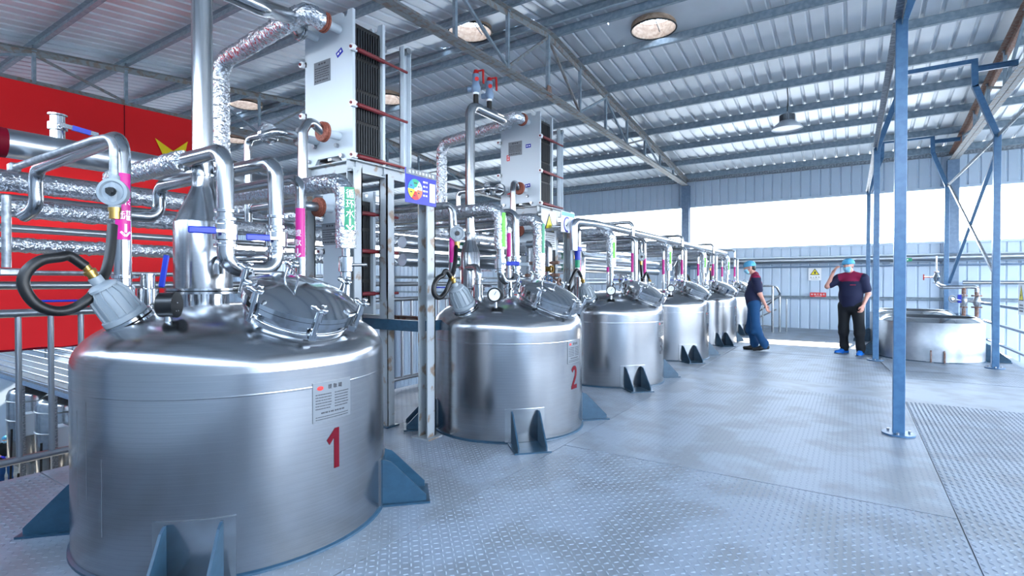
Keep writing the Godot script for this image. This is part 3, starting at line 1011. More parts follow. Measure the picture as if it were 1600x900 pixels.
func build_tank(k: int) -> void:
	var cx: float = TANKS[k][0]
	var cd: float = TANKS[k][1]
	var R: float = TANKS[k][2]
	var mr: float = TANKS[k][3]
	var c := V(cx, 0, cd)
	var xf := Transform3D(Basis.IDENTITY, c)
	var words := ["large brushed steel tank marked with a red 1 beside the banner", "brushed steel tank marked with a red 2", "brushed steel tank marked 3, next after tank 2", "fourth steel tank of the row, between tank 3 and the fifth", "fifth steel tank of the row, behind the man in blue trousers", "last steel tank of the row, nearest the stair rail"]
	var t := thing("extraction_tank", words[k], "tank", c, "steel tanks standing in a row")
	var segs := 96 if k < 2 else 64
	part(t, "wall", S().lathe([Vector2(R - 0.01, 0), Vector2(R, 0), Vector2(R, 0.2), Vector2(R, 0.45), Vector2(R, 0.7), Vector2(R, WALL_H)], segs, xf, 0.5), mats.tank_steel)
	part(t, "weld_seam", S().lathe([Vector2(R, WALL_H - 0.105), Vector2(R + 0.0012, WALL_H - 0.1), Vector2(R, WALL_H - 0.095)], segs, xf, -2.0), mats.tank_steel)
	var prof := []
	for j in 25:
		var a := PI / 2 * j / 24.0
		var r := R * cos(a)
		prof.append(Vector2(r if j < 24 else 0.0, dome_y(r, R)))
	part(t, "dome", S().lathe(prof, segs, xf, -2.0), mats.tank_steel)
	part(t, "base_ring", S().lathe([Vector2(R + 0.014, 0), Vector2(R + 0.012, 0.012), Vector2(R - 0.002, 0.02)], segs, xf), mats.foot_blue, "blue painted ring at the foot")
	# four feet on the diagonals: backing plate, two gussets and a sole plate
	for q in 4:
		var az := PI / 4 + q * PI / 2
		var out := Vector3(sin(az), 0, cos(az))
		var side := Vector3(cos(az), 0, -sin(az))
		var foot := part(t, "foot", S().box(c + out * (R + 0.13) + Vector3.UP * 0.006, Vector3(0.30, 0.012, 0.30), Basis(side, Vector3.UP, out)), mats.foot_blue)
		part(foot, "backing_plate", wrapped(grid_plate(0.34, 0.28, 0.008), R, az, 0.15, c, 0.0), mats.dome_steel, "steel backing plate")
		for sg in [-1.0, 1.0]:
			var g := PackedVector2Array([Vector2(0, 0), Vector2(0.27, 0), Vector2(0.27, 0.035), Vector2(0.06, 0.25), Vector2(0.02, 0.265), Vector2(0, 0.265)])
			part(foot, "gusset", S().slab(g, 0.012, Transform3D(Basis(out, Vector3.UP, out.cross(Vector3.UP)), c + out * (R - 0.012) + side * sg * 0.115 + Vector3.UP * 0.01)), mats.foot_blue)
	# nameplate and number on the side that faces the gangway
	var np := part(t, "nameplate", wrapped(grid_plate(0.23, 0.2, 0.003), R, PI / 2, 0.73 if k > 0 else 0.75, c, 0.0), mats.nameplate, "engraved metal nameplate")
	var ink := S()
	glyph("ti", 0.022, 0.003, Vector2(-0.02, 0.072), ink); glyph("qu", 0.022, 0.003, Vector2(0.012, 0.072), ink); glyph("guan", 0.022, 0.003, Vector2(0.044, 0.072), ink)
	print_rows(ink, -0.1, -0.01, -0.04, 0.045, 6, 0.005, k)
	print_rows(ink, 0.01, 0.1, -0.04, 0.045, 6, 0.005, k + 9)
	print_rows(ink, -0.07, 0.08, -0.065, -0.045, 1, 0.008, k + 19)
	print_rows(ink, -0.1, 0.1, -0.092, -0.068, 2, 0.004, k + 29)
	part(np, "print", wrapped(ink, R, PI / 2, 0.73 if k > 0 else 0.75, c, 0.0035), mats.ink)
	part(np, "emblem", wrapped(S().lathe([Vector2(0.014, 0), Vector2(0, 0.001)], 16, Transform3D(Basis(Vector3.RIGHT, Vector3(0, 0, 1), Vector3.DOWN) * Basis.from_scale(Vector3(1.3, 1, 0.8)), Vector3(-0.075, 0.07, 0))), R, PI / 2, 0.73 if k > 0 else 0.75, c, 0.0035), mats.sign_red)
	part(t, "number", wrapped(text_shape(str(k + 1), 0.205, 0.002, 0.075 if k == 0 else 0.105), R, PI / 2, 0.5, c, 0.001), mats.dark_red if k < 2 else mats.ink, "painted number")
	# manway on the +x side, tilted outwards
	var tilt := deg_to_rad(24.0)
	var ax := Vector3(sin(tilt), cos(tilt), 0)
	var off: float = [0.50, 0.43][mini(k, 1)]
	var mb := c + Vector3(off, dome_y(off, R) - 0.02, 0) - ax * (0.075 if k > 0 else 0.045)
	var mx := Transform3D(Basis(Vector3(cos(tilt), -sin(tilt), 0), ax, Vector3(0, 0, 1)), mb)
	var way := part(t, "manway_collar", S().lathe([Vector2(mr - 0.03, -0.06), Vector2(mr - 0.02, 0.0), Vector2(mr - 0.012, 0.13), Vector2(mr + 0.012, 0.13), Vector2(mr + 0.012, 0.155)], 64, mx), mats.polished)
	part(way, "weld_bead", S().ring(mb + ax * 0.085, ax, mr - 0.014, 0.008, 64, 6), mats.pipe_steel)
	var lid := part(t, "manway_lid", S().lathe([Vector2(mr + 0.014, 0.158), Vector2(mr + 0.014, 0.182), Vector2(mr - 0.005, 0.192), Vector2(mr * 0.8, 0.22), Vector2(mr * 0.55, 0.243), Vector2(mr * 0.28, 0.256), Vector2(0, 0.26)], 64, mx, 0.6), mats.polished)
	var hp := []
	for q in [Vector3(-0.09, 0.25, 0.07), Vector3(-0.09, 0.32, 0.07), Vector3(0.06, 0.32, 0.1), Vector3(0.06, 0.25, 0.1)]: hp.append(mx * q)
	part(lid, "handle", S().tube(bend(hp, 0.012), 0.005, 8), mats.polished)
	for q in (6 if k < 3 else 4):
		var az := 0.35 + TAU * q / (6 if k < 3 else 4)
		var o := Vector3(cos(az), 0, sin(az))
		var b := o * (mr + 0.028)
		var clamp_s := S()
		clamp_s.cyl(mx * (b + Vector3(0, 0.09, 0)), mx * (b + Vector3(0, 0.2, 0)), 0.012, -1, 10)
		clamp_s.cyl(mx * (b + Vector3(0, 0.18, 0)), mx * (b + Vector3(0, 0.235, 0)), 0.021, 0.016, 12)
		clamp_s.box(mx * (b + Vector3(0, 0.09, 0) - o * 0.012), Vector3(0.035, 0.03, 0.035), mx.basis * Basis(Vector3.UP, -az))
		for e in 3:
			var ea := TAU * e / 3
			var arm := Vector3(cos(ea), 0.0, sin(ea)) * 0.034 + Vector3(0, 0.252, 0)
			clamp_s.cyl(mx * (b + Vector3(0, 0.235, 0)), mx * (b + arm), 0.014, 0.012, 8)
			clamp_s.ball(mx * (b + arm), Vector3.ONE * 0.016, 8)
		part(lid, "clamp", clamp_s, mats.polished, "star-knobbed clamp")
	# hinge on the uphill side
	part(lid, "hinge", S().box(mx * Vector3(-mr - 0.03, 0.15, 0), Vector3(0.05, 0.05, 0.1), mx.basis).cyl(mx * Vector3(-mr - 0.05, 0.17, -0.09), mx * Vector3(-mr - 0.05, 0.17, 0.09), 0.014, -1, 10), mats.polished)
	# sight-glass lamp on the near side
	var ls := LAMP_SCALE
	var lo := lamp_foot(k)
	var la := LAMP_AXIS.normalized()
	var lamp := part(t, "sight_lamp", S().turned(scaled([Vector2(0.125, -0.01), Vector2(0.135, 0.0), Vector2(0.135, 0.018), Vector2(0.12, 0.02), Vector2(0.12, 0.026), Vector2(0.135, 0.028), Vector2(0.135, 0.044), Vector2(0.0, 0.046)], ls), lo, lo + la, 32), mats.polished, "steel ringed sight lamp")
	part(lamp, "lamp_gasket", S().turned(scaled([Vector2(0.123, 0.016), Vector2(0.13, 0.023), Vector2(0.123, 0.03)], ls), lo, lo + la, 32), mats.rubber)
	part(lamp, "lamp_body", S().turned(scaled([Vector2(0.118, 0.046), Vector2(0.118, 0.075), Vector2(0.1, 0.08), Vector2(0.094, 0.2), Vector2(0.072, 0.245), Vector2(0.08, 0.247), Vector2(0.078, 0.262), Vector2(0.06, 0.275), Vector2(0.034, 0.285), Vector2(0.034, 0.325), Vector2(0, 0.326)], ls), lo, lo + la, 32, 0.8), mats.grey_cast, "grey cast lamp body")
	var yv := la
	var xv := yv.cross(Vector3.UP).normalized()
	var zv := xv.cross(yv)
	for q in 14:
		var az := TAU * q / 14
		var o := xv * cos(az) + zv * sin(az)
		part(lamp, "lamp_rib", S().bar(lo + (la * 0.078 + o * 0.1) * ls, lo + (la * 0.2 + o * 0.095) * ls, 0.005, 0.016, o).bar(lo + (la * 0.2 + o * 0.095) * ls, lo + (la * 0.246 + o * 0.074) * ls, 0.005, 0.016, o), mats.grey_cast)
	part(lamp, "cable_gland", S().turned(scaled([Vector2(0.026, 0.326), Vector2(0.026, 0.35), Vector2(0.034, 0.35), Vector2(0.034, 0.368), Vector2(0.022, 0.372), Vector2(0.022, 0.42), Vector2(0, 0.42)], ls), lo, lo + la, 12), mats.brass, "brass cable gland")
	# pressure gauge
	var go := c + Vector3(0.2, 0, 0.50 if k else 0.50)
	go.y = dome_y(Vector2(go.x - cx, go.z - c.z).length(), R) - 0.01
	var gauge := part(t, "pressure_gauge", S().cyl(go, go + Vector3.UP * 0.06, 0.017, -1, 14), mats.pipe_steel, "pressure gauge on a steel stem")
	var gf := Vector3(0.75, 0, -0.66).normalized() if k == 0 else Vector3(0.35, 0, 0.93)
	var gc := go + Vector3.UP * (0.088 if k == 0 else 0.115)
	part(gauge, "gauge_case", S().turned([Vector2(0, -0.04), Vector2(0.055, -0.04), Vector2(0.06, -0.035), Vector2(0.06, 0.03), Vector2(0.064, 0.03), Vector2(0.064, 0.04), Vector2(0, 0.041)], gc, gc + gf, 28), mats.black_plastic)
	if k > 0:
		part(gauge, "gauge_dial", S().cyl(gc + gf * 0.041, gc + gf * 0.043, 0.05, -1, 24), mats.white_paint)
		part(gauge, "gauge_pointer", S().bar(gc + gf * 0.045, gc + gf * 0.045 + Vector3(0.02, 0.03, 0), 0.004, 0.003, gf), mats.ink)
	else:
		for q in [Vector2(0.0, 0.01), Vector2(-0.01, -0.03), Vector2(0.012, -0.03)]:
			var sx := gf.cross(Vector3.UP)
			part(gauge, "gauge_screw", S().ball(gc + gf * 0.041 + sx * q.x + Vector3.UP * q.y, Vector3.ONE * 0.003, 6), mats.steel_bolt)
	# pale limescale runs down the wall
	if k == 0:
		for q in [[-0.02, 0.28, 0.75], [0.10, 0.35, 0.8], [0.24, 0.2, 0.55]]:
			part(t, "drip_mark", wrapped(grid_plate(0.0022, q[2] - q[1], 0.0003, 1), R, q[0], (q[1] + q[2]) / 2, c, 0.0), mats.limescale, "thin pale drip mark")
	# small safety nozzles on the far side of the dome
	for q in [Vector3(-0.05, 0, -0.45), Vector3(-0.36, 0, -0.34), Vector3(0.12, 0, -0.55)]:
		var nb: Vector3 = c + q
		nb.y = dome_y(Vector2(q.x, q.z).length(), R) - 0.02
		part(t, "nozzle", S().turned([Vector2(0.024, 0), Vector2(0.024, 0.08), Vector2(0.038, 0.08), Vector2(0.038, 0.092), Vector2(0, 0.092)], nb, nb + Vector3.UP, 16), mats.polished)

# ------------------------------------------------------------------ pipe fittings
# tri-clamp ring with its wing nut
func tri_clamp(parent: Node3D, at: Vector3, axis: Vector3, r: float) -> void:
	var s := S()
	var a := axis.normalized()
	s.turned([Vector2(r, -0.011), Vector2(r + 0.014, -0.008), Vector2(r + 0.014, 0.008), Vector2(r, 0.011)], at, at + a, 20)
	var side := a.cross(Vector3(0.4, 0.1, 0.9)).normalized()
	s.bar(at + side * (r + 0.008), at + side * (r + 0.04), 0.012, 0.016, a)
	s.cyl(at + side * (r + 0.03) - a * 0.004, at + side * (r + 0.03) + a.cross(side) * 0.03, 0.006, -1, 8)
	part(parent, "pipe_clamp", s, mats.polished)

func flange(parent: Node3D, at: Vector3, axis: Vector3, R: float, th: float, m: Material, bolts := 8) -> MeshInstance3D:
	var a := axis.normalized()
	var f := part(parent, "flange", S().turned([Vector2(0, 0), Vector2(R - 0.004, 0), Vector2(R, 0.004), Vector2(R, th - 0.004), Vector2(R - 0.004, th), Vector2(0, th)], at, at + a, 28), m)
	var x := a.cross(Vector3(0.31, 0.2, 0.93) if absf(a.y) > 0.9 else Vector3.UP).normalized()
	var y := a.cross(x)
	for k in bolts:
		var q := at + (x * cos(TAU * (k + 0.5) / bolts) + y * sin(TAU * (k + 0.5) / bolts)) * (R - 0.017)
		part(f, "bolt", S().cyl(q - a * 0.012, q + a * (th + 0.012), 0.009, -1, 6), mats.steel_bolt)
	return f

# ball valve in a run: body between two clamps, stem and a lever with a coloured grip
func ball_valve(parent: Node3D, at: Vector3, axis: Vector3, lever: Vector3, r: float, grip: Material, length := 0.16, stem := Vector3.ZERO) -> void:
	var a := axis.normalized()
	var v := part(parent, "ball_valve", S().turned([Vector2(r, -0.085), Vector2(r + 0.016, -0.085), Vector2(r + 0.016, -0.07), Vector2(r + 0.004, -0.065), Vector2(r + 0.004, -0.05), Vector2(r + 0.02, -0.045), Vector2(r + 0.02, 0.045), Vector2(r + 0.004, 0.05), Vector2(r + 0.004, 0.065), Vector2(r + 0.016, 0.07), Vector2(r + 0.016, 0.085), Vector2(r, 0.085)], at, at + a, 20), mats.polished)
	var side := stem.normalized() if stem.length() > 0 else a.cross(lever).normalized()
	part(v, "stem", S().cyl(at + side * r, at + side * (r + 0.045), 0.012, -1, 10).cyl(at + side * (r + 0.03), at + side * (r + 0.05), 0.018, -1, 6), mats.polished)
	var l := lever.normalized()
	var p := at + side * (r + 0.045)
	part(v, "lever", S().bar(p - l * 0.015, p + l * length * 0.45, 0.016, 0.004, side), mats.polished)
	part(v, "grip", S().bar(p + l * length * 0.35, p + l * length * 1.2, 0.04, 0.014, side, 0.006), grip, "blue lever grip")

# a sticker wrapped on a vertical pipe, turned towards the gangway
func sticker(parent: Node3D, x: float, d: float, r: float, y0: float, y1: float, span: float, m: Material, turn := 0.0) -> MeshInstance3D:
	var to := eye - V(x, 0, d)
	var a := atan2(to.z, to.x) + turn
	return part(parent, "sticker", S().lathe([Vector2(r + 0.0015, y0), Vector2(r + 0.0015, y1)], 10, Transform3D(Basis.IDENTITY, V(x, 0, d)), -2.0, a - span / 2, a + span / 2), m)

func sticker_marks(st: Node3D, keys: Array, x: float, d: float, r: float, y0: float, y1: float, size: float, turn := 0.0) -> void:
	var to := eye - V(x, 0, d)
	var az := atan2(to.x, to.z) - turn
	for k in keys.size():
		var y := lerpf(y1, y0, (k + 0.5) / keys.size())
		part(st, "print", wrapped(glyph(keys[k], size * (1.25 if keys[k] == "down" else 1.0), size * (0.2 if keys[k] == "down" else 0.09)), r, az, y, V(x, 0, d), 0.003), mats.white_paint)

func pipe(parent: Node3D, pts: Array, r: float, m: Material, rb := 0.09, called := "pipe", sides := 16) -> MeshInstance3D:
	return part(parent, called, S().tube(bend(pts, rb), r, sides), m)

func lagging(parent: Node3D, pts: Array, r: float, rb := 0.12, seedn := 1, wob := 0.007) -> MeshInstance3D:
	return part(parent, "foil_lagging", S().tube(bend(pts, rb, 0.013, 12), r, 30, true, wob * 1.5, seedn), mats.foil, "crumpled silver foil lagging")

# ------------------------------------------------------------------ plate heat exchangers
func heat_exchanger(label: String, x0: float, x1: float, y0: float, y1: float, d: float, deep: float, upper: bool, tags: Array) -> Node3D:
	var cx := (x0 + x1) / 2
	var t := thing("heat_exchanger", label, "heat exchanger", V(cx, y0, d))
	var w := x1 - x0
	var h := y1 - y0
	var cover := PackedVector2Array([Vector2(-w / 2, 0), Vector2(-w / 2 + 0.13, 0), Vector2(-w / 2 + 0.18, 0.06), Vector2(w / 2 - 0.18, 0.06), Vector2(w / 2 - 0.13, 0), Vector2(w / 2, 0), Vector2(w / 2, h), Vector2(w / 2 - 0.06, h), Vector2(w / 2 - 0.075, h - 0.05), Vector2(w / 2 - 0.13, h - 0.05), Vector2(w / 2 - 0.145, h), Vector2(-w / 2, h)])
	var front := part(t, "front_cover", S().slab(cover, 0.03, Transform3D(Basis.IDENTITY, V(cx, y0, d))), mats.hx_white)
	part(t, "pressure_plate", S().slab(cover, 0.03, Transform3D(Basis.IDENTITY, V(cx, y0, d + deep))), mats.hx_white)
	# the pack of thin plates, in four blocks with dark gaskets between them
	var n := 20
	for b in 4:
		var pk := S()
		var ya := y0 + 0.09 + (h - 0.2) * b / 4.0
		var yb := ya + (h - 0.2) / 4.0 - 0.03
		for k in n:
			var q := d + 0.03 + (deep - 0.06) * (k + 0.5) / n
			var zig := 0.024 if k % 2 else 0.0
			pk.box(V(cx, (ya + yb) / 2, q), Vector3(w - 0.03 - zig, yb - ya, (deep - 0.06) / n * 0.62))
		part(t, "plate_pack", pk, mats.gasket, "dark corrugated plate pack")
	part(t, "gasket_block", S().box(V(cx, y0 + h / 2 - 0.01, d + deep / 2), Vector3(w - 0.07, h - 0.18, deep - 0.04)), mats.rubber)
	# carrying bars and rear column
	var tail := 0.33
	part(t, "carrying_bar", S().bar(V(cx, y1 - 0.035, d), V(cx, y1 - 0.035, d + deep + tail), 0.05, 0.06), mats.pipe_dull)
	part(t, "guide_bar", S().bar(V(cx, y0 + 0.06, d), V(cx, y0 + 0.06, d + deep + tail), 0.05, 0.05), mats.pipe_dull)
	if upper:
		part(t, "rear_column", S().channel(V(cx + w / 2 - 0.05, y0 - 0.05, d + deep + tail), V(cx + w / 2 - 0.05, y1 - 0.08, d + deep + tail), 0.06, 0.1, 0.008, Vector3.RIGHT, Vector3(0, 0, 1)), mats.hx_white)
		part(t, "rear_cross_bar", S().cyl(V(cx, y1 - 0.12, d + deep + tail), V(cx + w / 2, y1 - 0.12, d + deep + tail), 0.03), mats.pipe_dull)
	# tie rods down both sides, with nuts on the cover
	for sx in [-1.0, 1.0]:
		for fy in [0.02, 0.36, 0.725] if upper else [0.16, 0.5, 0.8]:
			var p := V(cx + sx * (w / 2 + 0.022), y0 + h * fy + 0.01, d)
			var rod := part(t, "tie_rod", S().cyl(p + Vector3(0, 0, 0.06), p - Vector3(0, 0, deep + (0.28 if sx > 0 else 0.12)), 0.013, -1, 12), mats.maroon_rod, "red painted tie rod")
			part(rod, "nut", S().cyl(p + Vector3(0, 0, 0.015), p + Vector3(0, 0, 0.05), 0.03, -1, 6), mats.white_paint)
			part(rod, "lug", S().box(p - Vector3(sx * 0.02, 0, 0), Vector3(0.05, 0.05, 0.03)), mats.hx_white)
			part(rod, "rod_sleeve", S().cyl(p - Vector3(0, 0, 0.02), p - Vector3(0, 0, deep - 0.02), 0.02, 0.02, 12), mats.maroon_rod)
	for q in [Vector2(-0.26, 0.05), Vector2(-0.18, 0.18), Vector2(0.13, 0.15), Vector2(0.2, 0.05)]:
		part(front, "cover_bolt", S().cyl(V(cx + q.x * w / 0.66, y0 + q.y, d - 0.015), V(cx + q.x * w / 0.66, y0 + q.y, d - 0.045), 0.02, -1, 6), mats.steel_bolt)
	# nameplate and small coloured tags
	var np := part(front, "nameplate", S().box(V(cx - 0.08, y0 + h * 0.645, d - 0.017), Vector3(0.23, 0.2, 0.003)), mats.nameplate, "printed nameplate")
	var ink := S()
	print_rows(ink, -0.05, 0.05, 0.06, 0.09, 1, 0.016, 5)
	print_rows(ink, -0.1, 0.1, -0.055, 0.05, 5, 0.009, 6)
	print_rows(ink, -0.1, 0.1, -0.09, -0.06, 1, 0.012, 7)
	part(np, "print", ink.moved(V(cx - 0.08, y0 + h * 0.645, d - 0.0195)), mats.ink)
	for g in tags:
		var tg := part(front, "tag", S().box(V(cx + g[0], y0 + g[1], d - 0.017), Vector3(0.085, 0.05, 0.002), Basis(Vector3(0, 0, 1), g[3])), mats[g[2]])
		var gi := S()
		print_rows(gi, -0.03, 0.03, -0.012, 0.012, 1, 0.016, 3)
		part(tg, "print", gi.through(Transform3D(Basis(Vector3(0, 0, 1), g[3]), V(cx + g[0], y0 + g[1], d - 0.019))), mats.white_paint)
	return t

func ports(t: Node3D, xs: Array, ys: Array, d: float, out: float, mat_of: Array) -> void:
	for k in xs.size():
		var p := V(xs[k], ys[k], d - 0.015)
		part(t, "port_stub", S().cyl(p, p + Vector3(0, 0, out), 0.036, -1, 18), mats.hx_white)
		flange(t, p + Vector3(0, 0, out), Vector3(0, 0, 1), 0.088, 0.022, mats[mat_of[k]], 4)
		flange(t, p + Vector3(0, 0, out + 0.024), Vector3(0, 0, 1), 0.085, 0.02, mats[mat_of[k]], 0)

func stand(label: String, x0: float, x1: float, d0: float, d1: float, top: float, post_d: float, post_label: String, beam_label: String) -> void:
	var t := thing("exchanger_stand", label, "stand", V((x0 + x1) / 2, 0, (d0 + d1) / 2))
	for x in [x0, x1]:
		for d in [d0, d1]:
			part(t, "leg", S().channel(V(x, 0.01, d), V(x, top - 0.05, d), 0.09, 0.1, 0.012, Vector3(0, 0, 1) if d == d0 else Vector3(0, 0, -1), Vector3.RIGHT), mats.worn_grey)
			part(t, "base_plate", S().box(V(x, 0.006, d), Vector3(0.16, 0.012, 0.16)), mats.foot_blue)
	for x in [x0, x1]:
		part(t, "top_beam", S().channel(V(x, top - 0.03, d0 - 0.06), V(x, top - 0.03, d1 + 0.25), 0.06, 0.11, 0.01, Vector3.LEFT if x == x0 else Vector3.RIGHT), mats.worn_grey)
	for d in [d0, d1]:
		part(t, "cross_beam", S().channel(V(x0, top - 0.03, d), V(x1, top - 0.03, d), 0.06, 0.11, 0.01, Vector3(0, 0, 1 if d == d0 else -1)), mats.worn_grey)
		part(t, "lower_beam", S().bar(V(x0, 1.0, d), V(x1, 1.0, d), 0.06, 0.08), mats.worn_grey)
	# post that carries the sign, tied back to the stand by a blue frame
	var p := thing("sign_post", post_label, "post", V(-3.1, 0, post_d))
	part(p, "shaft", S().channel(V(-3.1, 0.012, post_d), V(-3.1, 2.26, post_d), 0.1, 0.11, 0.012, Vector3(0, 0, 1), Vector3.RIGHT), mats.worn_grey)
	part(p, "foot_plate", S().box(V(-3.1, 0.006, post_d), Vector3(0.2, 0.012, 0.18)), mats.worn_grey)
	var b := thing("tie_frame", beam_label, "frame", V(-3.5, 0.92, post_d))
	part(b, "front_beam", S().channel(V(x0 - 0.1, 0.965, post_d - 0.02), V(-3.16, 0.965, post_d - 0.02), 0.05, 0.095, 0.008, Vector3(0, 0, -1)), mats.foot_blue)
	part(b, "back_beam", S().channel(V(x0 - 0.1, 0.965, post_d + 0.42), V(-3.1, 0.965, post_d + 0.42), 0.05, 0.095, 0.008, Vector3(0, 0, 1)), mats.truss_rust)
	part(b, "side_beam", S().bar(V(-3.13, 0.965, post_d + 0.03), V(-3.13, 0.965, post_d + 0.42), 0.05, 0.09), mats.foot_blue)

func build_exchangers() -> void:
	var a := heat_exchanger("tall white plate heat exchanger with foil-wrapped pipe beside tank 1", -4.32, -3.66, 2.42, 3.74, 3.12, 0.35, true, [[0.16, 0.97, "sign_blue", 0.5], [-0.08, 0.33, "magenta", 0.2]])
	ports(a, [-3.83, -3.84, -4.15, -4.15], [3.59, 2.65, 3.60, 2.65], 3.12, 0.15, ["rust_flange", "rust_flange", "pipe_steel", "pipe_steel"])
	var b := heat_exchanger("tall white plate heat exchanger behind tank 2 with red and blue tags", -4.32, -3.66, 2.42, 3.74, 6.4, 0.35, true, [[0.14, 0.86, "sign_blue", 0.0], [-0.2, 0.73, "sign_red", 1.57], [-0.17, 0.2, "sign_red", 0.3], [0.13, 0.3, "sign_blue", 0.1]])
	ports(b, [-3.85, -3.9, -4.17, -4.22], [3.61, 2.66, 3.60, 2.67], 6.4, 0.15, ["rust_flange", "rust_flange", "pipe_steel", "pipe_steel"])
	var c := heat_exchanger("lower white heat exchanger inside the stand, behind the green-labelled foil pipe", -4.12, -3.76, 1.05, 2.2, 3.16, 0.28, false, [[-0.02, 0.74, "sign_red", 0.0]])
	ports(c, [-4.0], [2.02], 3.16, 0.12, ["rust_flange"])
	var e := heat_exchanger("lower white heat exchanger with a blue tag behind tank 2's U-shaped pipe", -4.16, -3.74, 1.05, 2.25, 6.44, 0.28, false, [[0.0, 0.7, "sign_blue", 0.0], [-0.12, 0.1, "sign_red", 0.0]])
	ports(e, [-3.95], [2.08], 6.44, 0.12, ["rust_flange"])
	stand("grey steel stand carrying the heat exchanger beside tank 1", -4.31, -3.66, 3.12, 3.5, 2.4, 3.43, "grey steel post with the blue round-chart sign, before tank 2", "blue steel frame tying the sign post to the first stand")
	stand("grey steel stand carrying the heat exchanger behind tank 2", -4.31, -3.66, 6.4, 6.78, 2.4, 6.16, "grey steel post with the small white dial sign, before tank 3", "blue steel frame tying the dial sign post to the second stand")

# ------------------------------------------------------------------ vapour columns
func vapour_column(label: String, x: float, d: float, r: float, y0: float, y1: float, y2: float, rp: float, run: Array) -> Node3D:
	var c := V(x, 0, d)
	var t := thing("vapour_separator", label, "separator", V(x, y0 - 0.1, d), "vapour columns on the tanks")
	part(t, "flange", S().lathe([Vector2(0, y0 - 0.014), Vector2(r + 0.05, y0 - 0.014), Vector2(r + 0.05, y0), Vector2(r + 0.04, y0 + 0.004), Vector2(r + 0.05, y0 + 0.008), Vector2(r + 0.05, y0 + 0.022), Vector2(0, y0 + 0.022)], 40, Transform3D(Basis.IDENTITY, c)), mats.pipe_steel)
	part(t, "neck", S().lathe([Vector2(r - 0.02, y0 - 0.14), Vector2(r - 0.02, y0)], 40, Transform3D(Basis.IDENTITY, c)), mats.dome_steel)
	part(t, "barrel", S().lathe([Vector2(r, y0 + 0.02), Vector2(r, y1 - 0.01), Vector2(r - 0.004, y1), Vector2(rp + 0.01, y2 - 0.02), Vector2(rp + 0.004, y2), Vector2(rp + 0.004, y2 + 0.06)], 48, Transform3D(Basis.IDENTITY, c), 0.85), mats.tank_steel)
	tri_clamp(t, V(x, y2 + 0.07, d), Vector3.UP, rp)
	pipe(t, run, rp, mats.pipe_steel, rp * 2.2, "riser", 24)
	return t

# ------------------------------------------------------------------ junction box, conduit and looped hose
func lamp_supply(k: int, bx: Vector3, conduit: Array, loop: Array, label_box: String, label_hose: String) -> void:
	var t := thing("junction_box", label_box, "junction box", bx)
	var f := Vector3(0.72, 0, 0.69)
	part(t, "box", S().turned([Vector2(0, -0.05), Vector2(0.05, -0.05), Vector2(0.062, -0.03), Vector2(0.062, 0.015), Vector2(0.072, 0.018), Vector2(0.072, 0.03), Vector2(0.058, 0.032), Vector2(0.05, 0.024), Vector2(0, 0.024)], bx, bx + f, 28).cyl(bx, bx + Vector3.UP * 0.09, 0.03, 0.024, 16).cyl(bx, bx - Vector3.UP * 0.08, 0.034, 0.028, 16), mats.grey_cast, "grey cast box")
	part(t, "cover_screw", S().cyl(bx + f * 0.035, bx + f * 0.055, 0.024, 0.02, 12).box(bx + f * 0.06, Vector3(0.035, 0.01, 0.012), Basis(Vector3.UP, 0.8) * Basis(Vector3.FORWARD, 0.7)), mats.black_plastic)
	part(t, "cable_gland", S().cyl(bx - Vector3.UP * 0.08, bx - Vector3.UP * 0.1, 0.03, -1, 6).cyl(bx - Vector3.UP * 0.1, bx - Vector3.UP * 0.14, 0.025, -1, 14), mats.brass)
	pipe(t, conduit, 0.021, mats.galvanised, 0.07, "conduit", 12)
	var o: Vector3 = conduit[0]
	part(t, "conduit_coupling", S().box(o, Vector3(0.07, 0.06, 0.06), Basis.IDENTITY, 0.01), mats.galvanised)
	var c := Curve3D.new()
	for p in loop.size():
		var a: Vector3 = loop[maxi(p - 1, 0)]
		var b: Vector3 = loop[mini(p + 1, loop.size() - 1)]
		c.add_point(loop[p], -(b - a) / 6.0, (b - a) / 6.0)
	c.bake_interval = 0.015
	var base: Vector3 = loop[-1]
	single("cable_hose", S().tube(c.get_baked_points(), 0.021 if k > 0 else 0.024, 12), mats.rubber, label_hose, "hose", base)

# ------------------------------------------------------------------ the pipe runs
const RACK_X := -4.9

